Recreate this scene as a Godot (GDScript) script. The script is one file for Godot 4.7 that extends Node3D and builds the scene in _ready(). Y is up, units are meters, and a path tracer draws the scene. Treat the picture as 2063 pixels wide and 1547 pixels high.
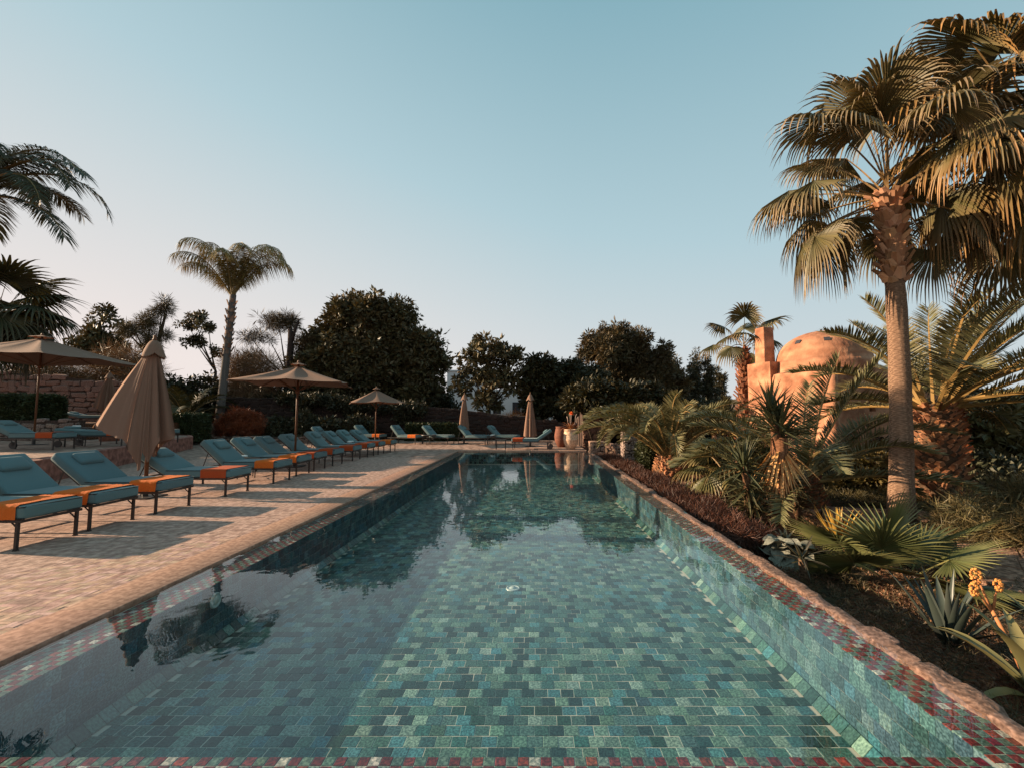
extends Node3D
# A garden pool at low sun: camera, sky and sun first, then the setting, then the things.

var rng := RandomNumberGenerator.new()
var M := {}
const UP := Vector3.UP
const TAUX := PI * 2.0


func rf(a: float, b: float) -> float:
	return rng.randf_range(a, b)


func sq(c: Color) -> Color:
	return c.linear_to_srgb()


func cm(a: Color, b: Color, t: float) -> Color:
	return a.lerp(b, clampf(t, 0.0, 1.0))


func cj(c: Color, s: float) -> Color:
	var k := 1.0 + rf(-s, s)
	return Color(c.r * k * (1.0 + rf(-s, s) * 0.3), c.g * k, c.b * k * (1.0 + rf(-s, s) * 0.3))


# ---------------------------------------------------------------- mesh helper
class MB:
	var v := PackedVector3Array()
	var c := PackedColorArray()
	var ix := PackedInt32Array()

	func pt(p: Vector3, col := Color.WHITE) -> int:
		v.append(p)
		c.append(col)
		return v.size() - 1

	func tri(a: int, b: int, d: int) -> void:
		ix.append(a)
		ix.append(d)
		ix.append(b)

	func quad(a: int, b: int, d: int, e: int) -> void:
		tri(a, b, d)
		tri(a, d, e)

	func q4(a: Vector3, b: Vector3, d: Vector3, e: Vector3, col := Color.WHITE) -> void:
		var i := v.size()
		for p in [a, b, d, e]:
			v.append(p)
			c.append(col)
		quad(i, i + 1, i + 2, i + 3)

	func t3(a: Vector3, b: Vector3, d: Vector3, col := Color.WHITE) -> void:
		var i := v.size()
		for p in [a, b, d]:
			v.append(p)
			c.append(col)
		tri(i, i + 1, i + 2)

	func box(ce: Vector3, s: Vector3, b := Basis.IDENTITY, col := Color.WHITE) -> void:
		var h := s * 0.5
		var p := []
		for k in 8:
			p.append(ce + b * Vector3(h.x if k & 1 else -h.x, h.y if k & 2 else -h.y, h.z if k & 4 else -h.z))
		q4(p[4], p[5], p[7], p[6], col)
		q4(p[1], p[0], p[2], p[3], col)
		q4(p[5], p[1], p[3], p[7], col)
		q4(p[0], p[4], p[6], p[2], col)
		q4(p[6], p[7], p[3], p[2], col)
		q4(p[0], p[1], p[5], p[4], col)

	func bar(a: Vector3, b: Vector3, w: float, h: float, col := Color.WHITE) -> void:
		var d := (b - a)
		var l := d.length()
		d = d / l
		var s := d.cross(Vector3.UP)
		if s.length() < 0.05:
			s = d.cross(Vector3.RIGHT)
		s = s.normalized()
		var u := s.cross(d)
		box((a + b) * 0.5, Vector3(w, h, l), Basis(s, u, -d), col)

	func tube(path: Array, rad: Array, n: int, col := Color.WHITE, cap := true, cols := []) -> void:
		var first := v.size()
		var m := path.size()
		var u := Vector3.ZERO
		for i in m:
			var t: Vector3 = (path[mini(i + 1, m - 1)] - path[maxi(i - 1, 0)]).normalized()
			if u == Vector3.ZERO:
				u = t.cross(Vector3.RIGHT if absf(t.x) < 0.8 else Vector3.FORWARD).normalized()
			u = (u - t * u.dot(t)).normalized()
			var w := t.cross(u)
			for j in n:
				var a := TAU * j / n
				pt(path[i] + (u * cos(a) + w * sin(a)) * rad[i], cols[i] if cols.size() else col)
		for i in m - 1:
			for j in n:
				var k := (j + 1) % n
				quad(first + i * n + j, first + i * n + k, first + (i + 1) * n + k, first + (i + 1) * n + j)
		if cap:
			var a := pt(path[0], cols[0] if cols.size() else col)
			var b := pt(path[m - 1], cols[m - 1] if cols.size() else col)
			for j in n:
				var k := (j + 1) % n
				tri(a, first + k, first + j)
				tri(b, first + (m - 1) * n + j, first + (m - 1) * n + k)

	func lathe(prof: Array, n: int, col := Color.WHITE) -> void:   # profile of Vector2(radius, height), bottom up
		var f := v.size()
		for p in prof:
			for j in n:
				var a := TAU * j / n
				pt(Vector3(cos(a) * p.x, p.y, -sin(a) * p.x), col)
		for i in prof.size() - 1:
			for j in n:
				var k := (j + 1) % n
				quad(f + i * n + j, f + i * n + k, f + (i + 1) * n + k, f + (i + 1) * n + j)

	func rbox(ce: Vector3, s: Vector3, r: float, col := Color.WHITE, b := Basis.IDENTITY, puff := 0.0, mid := 1) -> void:
		var h := s * 0.5
		var ax := []
		for k in 3:
			var hk: float = h[k]
			var l := [-hk, -hk + r * 0.3, -hk + r]
			for q in mid:
				l.append(lerpf(-hk + r, hk - r, (q + 1.0) / (mid + 1.0)))
			l.append_array([hk - r, hk - r * 0.3, hk])
			ax.append(l)
		for f in 6:
			var k := f / 2
			var k1 := (k + 1) % 3
			var k2 := (k + 2) % 3
			var sg := 1.0 if f % 2 else -1.0
			var n: int = ax[0].size()
			var st := v.size()
			for i in n:
				for j in n:
					var p := Vector3.ZERO
					p[k] = h[k] * sg
					p[k1] = ax[k1][i]
					p[k2] = ax[k2][j]
					var q := Vector3(clampf(p.x, -h.x + r, h.x - r), clampf(p.y, -h.y + r, h.y - r), clampf(p.z, -h.z + r, h.z - r))
					p = q + (p - q).normalized() * r
					if puff > 0.0:
						var e := (1.0 - pow(absf(p.x / h.x), 2.0)) * (1.0 - pow(absf(p.z / h.z), 2.0))
						p.y *= 1.0 + puff * e
					pt(ce + b * p, col)
			for i in n - 1:
				for j in n - 1:
					var a := st + i * n + j
					if sg > 0:
						quad(a, a + n, a + n + 1, a + 1)
					else:
						quad(a, a + 1, a + n + 1, a + n)

	func grid(rows: Array, closed := false, cols := []) -> void:   # rows of equal length arrays of points
		var f := v.size()
		var n: int = rows[0].size()
		for i in rows.size():
			for j in n:
				pt(rows[i][j], cols[i][j] if cols.size() else Color.WHITE)
		for i in rows.size() - 1:
			for j in (n if closed else n - 1):
				var k := (j + 1) % n
				quad(f + i * n + j, f + i * n + k, f + (i + 1) * n + k, f + (i + 1) * n + j)

	func mesh(smooth := false) -> ArrayMesh:
		var a := []
		a.resize(Mesh.ARRAY_MAX)
		a[Mesh.ARRAY_VERTEX] = v
		a[Mesh.ARRAY_COLOR] = c
		a[Mesh.ARRAY_INDEX] = ix
		if smooth:
			var st := SurfaceTool.new()
			st.create_from_arrays(a)
			st.generate_normals()
			return st.commit()
		var m := ArrayMesh.new()
		m.add_surface_from_arrays(Mesh.PRIMITIVE_TRIANGLES, a)
		return m


# ---------------------------------------------------------------- nodes
var used := {}


func numbered(called: String) -> String:
	var k: int = used.get(called, -1) + 1
	used[called] = k
	return called if k == 0 else "%s_%03d" % [called, k]


func obj(called: String, mesh: Mesh, mat: Material, parent: Node = null) -> MeshInstance3D:
	var o := MeshInstance3D.new()
	o.mesh = mesh
	o.material_override = mat
	if parent == null:
		o.name = numbered(called)
		add_child(o, true)
	else:
		o.name = called
		parent.add_child(o, true)
	return o


func tag(o: Node, label: String, category: String, group := "") -> Node:
	o.set_meta("label", label)
	o.set_meta("category", category)
	if group:
		o.set_meta("group", group)
	return o


func thing(called: String, label: String, category: String, at := Vector3.ZERO, turn := 0.0, group := "") -> Node3D:
	var o := Node3D.new()
	o.name = numbered(called)
	add_child(o, true)
	o.position = at
	o.rotation.y = turn
	tag(o, label, category, group)
	return o


func struct(called: String, mesh: Mesh, mat: Material, label := "") -> MeshInstance3D:
	var o := obj(called, mesh, mat)
	o.set_meta("kind", "structure")
	if label:
		o.set_meta("label", label)
	return o


func dup(root: Node3D, at: Vector3, turn: float, label: String, group := "") -> Node3D:
	var r: Node3D = root.duplicate()
	var base := String(root.name)
	r.name = numbered(base)
	add_child(r, true)
	r.position = at
	r.rotation.y = turn
	r.set_meta("label", label)
	if group:
		r.set_meta("group", group)
	return r


func multi(called: String, mesh: Mesh, mat: Material, xf: Array, cols: Array, parent: Node, stuff := true) -> MultiMeshInstance3D:
	var mm := MultiMesh.new()
	mm.transform_format = MultiMesh.TRANSFORM_3D
	mm.use_colors = cols.size() > 0
	mm.mesh = mesh
	mm.instance_count = xf.size()
	for i in xf.size():
		mm.set_instance_transform(i, xf[i])
		if cols.size():
			mm.set_instance_color(i, cols[i])
	var o := MultiMeshInstance3D.new()
	o.multimesh = mm
	o.material_override = mat
	o.name = called if parent else numbered(called)
	(parent if parent else self).add_child(o, true)
	if stuff:
		o.set_meta("kind", "stuff")
	return o


# ---------------------------------------------------------------- materials
func noise_tex(freq: float, oct: int, sd: int, size := 512, ridged := false, as_normal := false, bump := 4.0, kind := FastNoiseLite.TYPE_SIMPLEX) -> NoiseTexture2D:
	var n := FastNoiseLite.new()
	n.seed = sd
	n.noise_type = kind
	n.frequency = freq
	n.fractal_type = FastNoiseLite.FRACTAL_RIDGED if ridged else FastNoiseLite.FRACTAL_FBM
	n.fractal_octaves = oct
	var t := NoiseTexture2D.new()
	t.width = size
	t.height = size
	t.seamless = true
	t.noise = n
	t.as_normal_map = as_normal
	t.bump_strength = bump
	return t


func ramped(t: NoiseTexture2D, lo: Color, hi: Color) -> NoiseTexture2D:
	var r: NoiseTexture2D = t.duplicate()
	var g := Gradient.new()
	g.offsets = PackedFloat32Array([0.15, 0.85])
	g.colors = PackedColorArray([lo, hi])
	r.color_ramp = g
	return r


func mat(called: String, col: Color, rough := 0.8, vc := true) -> StandardMaterial3D:
	var m := StandardMaterial3D.new()
	m.resource_name = called
	m.albedo_color = sq(col)
	m.roughness = rough
	m.vertex_color_use_as_albedo = vc
	m.metallic_specular = 0.4
	M[called] = m
	return m


func tri_map(m: StandardMaterial3D, alb: Texture2D, hgt: Texture2D, scale: float, hscale := 0.5, world := true) -> void:
	m.uv1_triplanar = true
	m.uv1_world_triplanar = world
	m.uv1_scale = Vector3.ONE * scale
	if alb:
		m.albedo_texture = alb
	if hgt:
		m.heightmap_enabled = true
		m.heightmap_texture = hgt
		m.heightmap_scale = hscale


func make_materials() -> void:
	var fine := noise_tex(0.02, 5, 3)
	var blot := noise_tex(0.008, 4, 11)
	var soft := ramped(blot, Color(0.72, 0.7, 0.69), Color(1, 1, 1))
	var strong := ramped(fine, Color(0.55, 0.53, 0.52), Color(1, 1, 1))
	var grain := noise_tex(0.06, 4, 23)
	var soil := ramped(noise_tex(0.03, 5, 31), Color(0.5, 0.46, 0.44), Color(1, 1, 1))
	var weave := noise_tex(0.25, 2, 41, 256)
	var m: StandardMaterial3D

	m = mat("brick", Color(1, 1, 1), 0.75)
	tri_map(m, ramped(noise_tex(0.015, 5, 8), Color(0.74, 0.71, 0.7), Color(1, 1, 1)), grain, 0.8, 0.1)
	m = mat("mortar", Color(0.41, 0.265, 0.205), 0.9)
	tri_map(m, soft, grain, 1.1, 0.3)
	m = mat("paving", Color(0.47, 0.30, 0.23), 0.8)
	tri_map(m, ramped(noise_tex(0.012, 6, 77), Color(0.62, 0.58, 0.56), Color(1, 1, 1)), grain, 0.35, 0.6)
	m = mat("coping", Color(0.41, 0.235, 0.165), 0.7)
	tri_map(m, ramped(noise_tex(0.01, 6, 91), Color(0.74, 0.70, 0.67), Color(1, 1, 1)), grain, 2.3, 0.04)
	m = mat("tile", Color(1, 1, 1), 0.35)
	tri_map(m, ramped(noise_tex(0.025, 5, 55), Color(0.5, 0.56, 0.58), Color(1, 1, 1)), fine, 3.0, 0.05)
	m = mat("grout", Color(0.40, 0.41, 0.34), 0.9)
	m = mat("stone", Color(1, 1, 1), 0.9)
	tri_map(m, strong, fine, 1.8, 0.5)
	m = mat("stone_core", Color(0.10, 0.06, 0.045), 0.95)
	tri_map(m, strong, fine, 1.5, 1.0)
	m = mat("stucco_pink", Color(0.42, 0.185, 0.135), 0.9)
	tri_map(m, ramped(noise_tex(0.01, 6, 17), Color(0.6, 0.55, 0.55), Color(1, 1, 1)), grain, 0.6, 0.4)
	m = mat("stucco", Color(0.56, 0.272, 0.155), 0.92)
	tri_map(m, ramped(noise_tex(0.006, 6, 18), Color(0.62, 0.55, 0.52), Color(1, 1, 1)), fine, 0.35, 2.0)
	m = mat("white_wall", Color(0.70, 0.66, 0.66), 0.9)
	m = mat("dark_gap", Color(0.012, 0.009, 0.008), 0.95)
	m = mat("soil", Color(0.23, 0.095, 0.045), 0.95)
	tri_map(m, soil, noise_tex(0.05, 5, 32), 0.8, 3.0)
	m = mat("ground", Color(0.11, 0.075, 0.035), 0.95)
	tri_map(m, soil, fine, 0.3, 4.0)
	m = mat("path", Color(0.48, 0.28, 0.19), 0.85)
	tri_map(m, strong, fine, 0.8, 0.8)
	m = mat("iron", Color(0.028, 0.019, 0.016), 0.45)
	m.metallic_specular = 0.5
	m = mat("fabric", Color(1, 1, 1), 0.85)
	tri_map(m, ramped(weave, Color(0.82, 0.82, 0.82), Color(1, 1, 1)), weave, 9.0, 0.06, false)
	m.rim_enabled = true
	m.rim = 0.25
	m.rim_tint = 0.6
	m = mat("canvas", Color(0.255, 0.145, 0.10), 0.9, false)
	tri_map(m, ramped(noise_tex(0.18, 2, 44, 256), Color(0.86, 0.86, 0.86), Color(1, 1, 1)), weave, 5.0, 0.05, false)
	m.backlight_enabled = true
	m.backlight = Color(0.1, 0.09, 0.08)
	m = mat("wood", Color(0.22, 0.085, 0.035), 0.55)
	tri_map(m, strong, null, 3.0, 0.0, false)
	m.uv1_scale = Vector3(14, 1.2, 14)
	m = mat("bark", Color(1, 1, 1), 0.95)
	tri_map(m, strong, fine, 1.6, 3.0, false)
	m = mat("palm_bark", Color(1, 1, 1), 0.95)
	tri_map(m, ramped(noise_tex(0.02, 4, 61), Color(0.5, 0.47, 0.45), Color(1, 1, 1)), noise_tex(0.02, 4, 61), 1.0, 1.6, false)
	m.uv1_scale = Vector3(1.0, 6.0, 1.0)
	m = mat("boot", Color(1, 1, 1), 0.85)
	m = mat("leaf", Color(1, 1, 1), 0.5)
	m.backlight_enabled = true
	m.backlight = Color(0.5, 0.45, 0.3)
	m = mat("glossy_leaf", Color(1, 1, 1), 0.38)
	m.backlight_enabled = true
	m.backlight = Color(0.25, 0.25, 0.15)
	m = mat("pale_leaf", Color(0.235, 0.235, 0.185), 0.9)
	tri_map(m, soft, fine, 5.0, 0.1, false)
	m = mat("clay", Color(0.80, 0.55, 0.38), 0.75)
	tri_map(m, ramped(noise_tex(0.012, 5, 71), Color(0.7, 0.66, 0.62), Color(1, 1, 1)), fine, 1.3, 0.4, false)
	m = mat("red_clay", Color(0.24, 0.085, 0.05), 0.8)
	tri_map(m, soft, fine, 2.0, 0.4, false)
	m = mat("plastic", Color(0.75, 0.78, 0.76), 0.3)
	m = mat("lens", Color(0.33, 0.42, 0.40), 0.3)
	m = mat("towel", Color(1, 1, 1), 0.95)
	tri_map(m, ramped(weave, Color(0.75, 0.75, 0.75), Color(1, 1, 1)), weave, 14.0, 0.12, false)

	m = StandardMaterial3D.new()
	m.resource_name = "water"
	m.albedo_color = Color(0.5, 0.75, 0.75, 0.0)
	m.transparency = BaseMaterial3D.TRANSPARENCY_ALPHA
	m.roughness = 0.0
	m.metallic_specular = 0.455
	m.uv1_triplanar = true
	m.uv1_world_triplanar = true
	m.uv1_scale = Vector3.ONE * 0.45
	m.normal_enabled = true
	m.normal_texture = noise_tex(0.012, 3, 5, 512, false, true, 6.0)
	m.normal_scale = 0.022
	M["water"] = m


# ---------------------------------------------------------------- plants
func leafstrip(mb: MB, p0: Vector3, d: Vector3, l: float, w: float, droop: float, c0: Color, c1: Color, wv: Vector3) -> void:
	var mid := p0 + d * l * 0.5 + Vector3.DOWN * droop * l * 0.18
	var tip := p0 + d * l + Vector3.DOWN * droop * l * 0.75
	var a := mb.pt(p0 - wv * w * 0.25, c0)
	var b := mb.pt(p0 + wv * w * 0.25, c0)
	var e := mb.pt(mid - wv * w * 0.5, cm(c0, c1, 0.3))
	var f := mb.pt(mid + wv * w * 0.5, cm(c0, c1, 0.3))
	var t := mb.pt(tip, c1)
	mb.tri(a, b, f)
	mb.tri(a, f, e)
	mb.tri(e, f, t)


func feather(base: Vector3, az: float, el: float, L: float, bend: float, o := {}) -> ArrayMesh:
	var mb := MB.new()
	var n: int = o.get("n", 70)
	var ll: float = o.get("ll", 0.42)
	var w: float = o.get("w", 0.032)
	var vee: float = o.get("vee", 0.35)
	var droop: float = o.get("droop", 0.25)
	var fwd: float = o.get("fwd", 0.6)
	var bare: float = o.get("bare", 0.14)
	var c0: Color = o.get("c0", Color(0.075, 0.08, 0.03))
	var c1: Color = o.get("c1", Color(0.11, 0.10, 0.04))
	var rc: Color = o.get("rc", Color(0.24, 0.17, 0.07))
	var r0: float = o.get("r", 0.035)
	var sway: float = o.get("sway", 0.0)
	var late: float = o.get("late", 0.7)
	var N := 14
	var pts := []
	var rad := []
	var p := base
	var e := el
	var a := az
	for i in N + 1:
		pts.append(p)
		rad.append(lerpf(r0, r0 * 0.15, float(i) / N))
		p += Vector3(cos(e) * sin(a), sin(e), cos(e) * cos(a)) * (L / N)
		e -= bend / N * (1.0 + late) * pow((i + 0.5) / N, late)
		a += sway / N
	mb.tube(pts, rad, 4, rc, false)
	for k in n:
		var t := bare + (1.0 - bare) * (k + 0.5) / n
		var x := t * N
		var i := mini(int(x), N - 1)
		var q: Vector3 = (pts[i] as Vector3).lerp(pts[i + 1], x - i)
		var T: Vector3 = (pts[i + 1] - pts[i]).normalized()
		var side := T.cross(UP)
		if side.length() < 0.1:
			side = Vector3(cos(az), 0, -sin(az))
		side = side.normalized()
		var upn := side.cross(T).normalized()
		var s := (t - bare) / (1.0 - bare)
		var l := ll * (0.3 + 0.85 * sin(PI * clampf(0.12 + 0.78 * s, 0, 1)))
		for sg in [-1.0, 1.0]:
			var fw := fwd * (0.8 + 0.9 * s * s) + rf(-0.12, 0.12)
			var d: Vector3 = (side * sg * cos(fw) + T * sin(fw) + upn * (vee + rf(-0.15, 0.15))).normalized()
			var wv := (T - d * T.dot(d)).normalized()
			wv = wv.rotated(d, rf(-0.5, 0.5))
			var cc := cj(c0, 0.22)
			leafstrip(mb, q, d, l * rf(0.85, 1.1), w, droop, cc, cj(c1, 0.25), wv)
	return mb.mesh()


func fan(base: Vector3, az: float, el: float, pet: float, R: float, o := {}) -> ArrayMesh:
	var mb := MB.new()
	var ns: int = o.get("n", 42)
	var split: float = o.get("split", 0.5)
	var g: float = o.get("g", 0.5)
	var sweep: float = o.get("sweep", 2.3)
	var tilt: float = o.get("tilt", 0.2)      # blade turned down from the petiole's direction
	var c0: Color = o.get("c0", Color(0.075, 0.068, 0.026))
	var c1: Color = o.get("c1", Color(0.21, 0.14, 0.07))
	var rc: Color = o.get("rc", Color(0.25, 0.15, 0.06))
	var pr: float = o.get("pr", 0.022)
	var roll: float = o.get("roll", 0.0)
	var cost: float = o.get("cost", 0.3)      # costa bend
	var cyl: float = o.get("fold", 0.35)
	var pts := []
	var rad := []
	var p := base
	var e := el
	for i in 7:
		pts.append(p)
		rad.append(lerpf(pr, pr * 0.55, i / 6.0))
		p += Vector3(cos(e) * sin(az), sin(e), cos(e) * cos(az)) * (pet / 6.0)
		e -= o.get("pbend", 0.5) / 6.0
	mb.tube(pts, rad, 4, rc, false)
	var H: Vector3 = pts[6]
	var d := Vector3(cos(e) * sin(az), sin(e), cos(e) * cos(az))
	var s := Vector3(cos(az), 0, -sin(az))
	s = s.rotated(d, roll)
	var nn := s.cross(d).normalized()
	if nn.y < 0:
		nn = -nn
	d = d.rotated(s, tilt * (1.0 if s.cross(d).y < 0 else -1.0)).normalized()
	nn = d.cross(s).normalized()
	if nn.y < 0:
		nn = -nn
	var step := 2.0 * sweep / ns
	for k in ns:
		var th := -sweep + step * (k + 0.5) + rf(-0.01, 0.01)
		var dir := (d * cos(th) + s * sin(th)).normalized()
		dir = (dir - nn * cyl * (0.25 + sin(absf(th)) * 0.5)).normalized()
		var per := (s * cos(th) - d * sin(th)).normalized()
		var len := R * (0.72 + 0.28 * cos(th * 0.6)) * rf(0.9, 1.06)
		var hw := tan(step * 0.5)
		var rr := [0.0, split * 0.5, split, split + (1 - split) * 0.33, split + (1 - split) * 0.68, 1.0]
		var ww := [0.15, 1.0, 1.0, 0.62, 0.36, 0.04]
		var prev := [-1, -1, -1]
		var q := H
		var dd := dir
		var cc := cj(c0, 0.2)
		var ct := cj(c1, 0.3)
		var gg := g * rf(0.6, 1.5)
		for i in 6:
			if i > 0:
				q += dd * len * (rr[i] - rr[i - 1])
			if i >= 2:
				dd = (dd + Vector3.DOWN * gg * (0.55 if i == 2 else 0.9)).normalized()
			else:
				dd = (dd - nn * cost * 0.22).normalized()
			var rw: float = minf(rr[i], split) * len * hw * ww[i] if i > 0 else 0.01
			var col := cm(cc, ct, clampf((rr[i] - split * 0.8) / (1 - split * 0.8), 0, 1))
			var fold := nn * rw * 0.7
			var A := mb.pt(q - per * rw, col)
			var B := mb.pt(q - fold, col)
			var C := mb.pt(q + per * rw, col)
			if i > 0:
				mb.quad(prev[0], prev[1], B, A)
				mb.quad(prev[1], prev[2], C, B)
			prev = [A, B, C]
	return mb.mesh()


func sword(mb: MB, base: Vector3, az: float, el: float, L: float, w: float, bend: float, c0: Color, c1: Color, th := 0.25, N := 7) -> void:
	var p := base
	var e := el
	var pl := []
	for i in N + 1:
		var t := float(i) / N
		var d := Vector3(cos(e) * sin(az), sin(e), cos(e) * cos(az))
		var s := Vector3(cos(az), 0, -sin(az))
		var n := d.cross(s)
		if n.y < 0:
			n = -n
		var ww := w * 0.5 * (0.55 + 1.15 * t - 0.25 * t * t if t < 0.35 else 0.95 * pow(1.0 - (t - 0.35) / 0.65, 0.75)) + 0.001
		var c := cm(c0, c1, t)
		pl.append([mb.pt(p - s * ww + n * ww * th, c), mb.pt(p - n * ww * th, c), mb.pt(p + s * ww + n * ww * th, c)])
		p += d * L / N
		e -= bend / N * (0.3 + 1.4 * t)
	for i in N:
		mb.quad(pl[i][0], pl[i][1], pl[i + 1][1], pl[i + 1][0])
		mb.quad(pl[i][1], pl[i][2], pl[i + 1][2], pl[i + 1][1])


func rosette(called: String, label: String, cat: String, at: Vector3, n: int, L: float, w: float, e0: float, e1: float, bend: float, c0: Color, c1: Color, group := "", stem := 0.0, m := "glossy_leaf", th := 0.3) -> Node3D:
	var t := thing(called, label, cat, at, 0.0, group)
	if stem > 0.0:
		var sb := MB.new()
		sb.tube([Vector3.ZERO, Vector3(0.02, stem * 0.5, 0), Vector3(0, stem, 0.01)], [0.06, 0.05, 0.05], 7, Color(0.2, 0.12, 0.07))
		obj("stem", sb.mesh(true), M.bark, t)
	for k in n:
		var mb := MB.new()
		var f := (k + 0.5) / n
		sword(mb, Vector3(0, stem, 0) + Vector3(rf(-0.03, 0.03), rf(-0.02, 0.02), rf(-0.03, 0.03)), k * 2.4 + rf(-0.2, 0.2), lerpf(e0, e1, f) + rf(-0.08, 0.08), L * rf(0.8, 1.1) * (0.75 + 0.25 * sin(f * PI)), w * rf(0.85, 1.1), bend * rf(0.6, 1.3) * (1.2 - f * 0.7), cj(c0, 0.15), cj(c1, 0.2), th)
		obj("leaf", mb.mesh(true), M[m], t)
	return t


func trunk_path(h: float, lean: Vector3, n: int, curve := 0.0) -> Array:
	var a := []
	for i in n + 1:
		var t := float(i) / n
		a.append(Vector3(lean.x * t + curve * sin(t * PI), h * t, lean.z * t))
	return a


func boots(path: Array, r: Array, n: int, size: float, out: float, c: Color, c2: Color, t0 := 0.0, t1 := 1.0) -> ArrayMesh:
	# old leaf bases in a spiral round a palm trunk
	var mb := MB.new()
	var m := path.size() - 1
	for k in n:
		var t := lerpf(t0, t1, (k + 0.5) / n)
		var x := t * m
		var i := mini(int(x), m - 1)
		var p: Vector3 = (path[i] as Vector3).lerp(path[i + 1], x - i)
		var rr: float = lerpf(r[i], r[i + 1], x - i)
		var a := k * 2.39996 + rf(-0.12, 0.12)
		var o := Vector3(cos(a), 0, sin(a))
		var s := Vector3(-sin(a), 0, cos(a))
		var sz := size * rf(0.75, 1.25)
		var q := p + o * rr * 0.9
		var up := (UP * rf(0.7, 1.0) + o * out * rf(0.6, 1.3) + s * rf(-0.25, 0.25)).normalized()
		var nn := up.cross(s).normalized()
		if nn.dot(o) < 0:
			nn = -nn
		var col := cj(cm(c, c2, rng.randf()), 0.25)
		var dk := Color(col.r * 0.8, col.g * 0.75, col.b * 0.7)
		var L := sz * rf(0.8, 1.5)
		var a0 := mb.pt(q - s * sz * 0.6, col)
		var a1 := mb.pt(q + s * sz * 0.6, col)
		var a2 := mb.pt(q + nn * sz * 0.28, col)
		var b0 := mb.pt(q + up * L - s * sz * 0.3, dk)
		var b1 := mb.pt(q + up * L + s * sz * 0.3, dk)
		var b2 := mb.pt(q + up * L + nn * sz * 0.24, dk)
		mb.quad(a0, a2, b2, b0)
		mb.quad(a2, a1, b1, b2)
		mb.quad(a1, a0, b0, b1)
		mb.tri(b0, b2, b1)
	return mb.mesh()


func feather_palm(called: String, label: String, at: Vector3, h: float, r0: float, r1: float, lean: Vector3, n: int, L: float, o := {}, fr := [], boot := 0, bc := Color(0.33, 0.17, 0.08), bsize := 0.13) -> Node3D:
	var t := thing(called, label, "palm tree", at, 0.0, o.get("group", ""))
	var path := trunk_path(h, lean, 10, o.get("curve", 0.0))
	var rad := []
	for i in 11:
		var f := i / 10.0
		rad.append(lerpf(r0, r1, f) + o.get("belly", 0.0) * sin(f * PI) + (0.25 * r0 * pow(1.0 - f, 8.0)))
	var tb := MB.new()
	tb.tube(path, rad, 16, o.get("tc", Color(0.2, 0.12, 0.07)))
	obj("trunk", tb.mesh(true), M.palm_bark, t)
	if boot > 0:
		var b := obj("leaf_bases", boots(path, rad, boot, bsize, o.get("bout", 0.7), bc, Color(bc.r * 0.6, bc.g * 0.5, bc.b * 0.45), o.get("b0", 0.0), o.get("b1", 1.0)), M.boot, t)
		b.set_meta("kind", "stuff")
	var top: Vector3 = path[10]
	var list := fr.duplicate()
	for k in n:
		var f := (k + 0.5) / n
		var el: float = lerpf(o.get("e1", 1.45), o.get("e0", -0.3), pow(f, o.get("ep", 0.85)))
		list.append([k * 2.39996 + rf(-0.25, 0.25), el + rf(-0.12, 0.12), L * rf(0.85, 1.08) * lerpf(0.8, 1.0, sin(f * PI * 0.6)), o.get("bend", 1.1) * rf(0.75, 1.25)])
	for q in list:
		if skip_frond(q, o):
			continue
		var b: Vector3 = top + Vector3(sin(q[0]), 0, cos(q[0])) * r1 * 0.5 + UP * rf(-0.15, 0.1)
		obj("frond", feather(b, q[0], q[1], q[2], q[3], o), M.leaf, t)
	return t


func skip_frond(q: Array, o: Dictionary) -> bool:
	# bare sides of a crown: [azimuth from, to, elevation from, to]; grown fronds marked with a fifth value stay
	if q.size() > 4:
		return false
	for g in o.get("gaps", []):
		var a := fposmod(q[0] + PI, TAUX) - PI
		if a > g[0] and a < g[1] and q[1] > g[2] and q[1] < g[3]:
			return true
	return false


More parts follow.
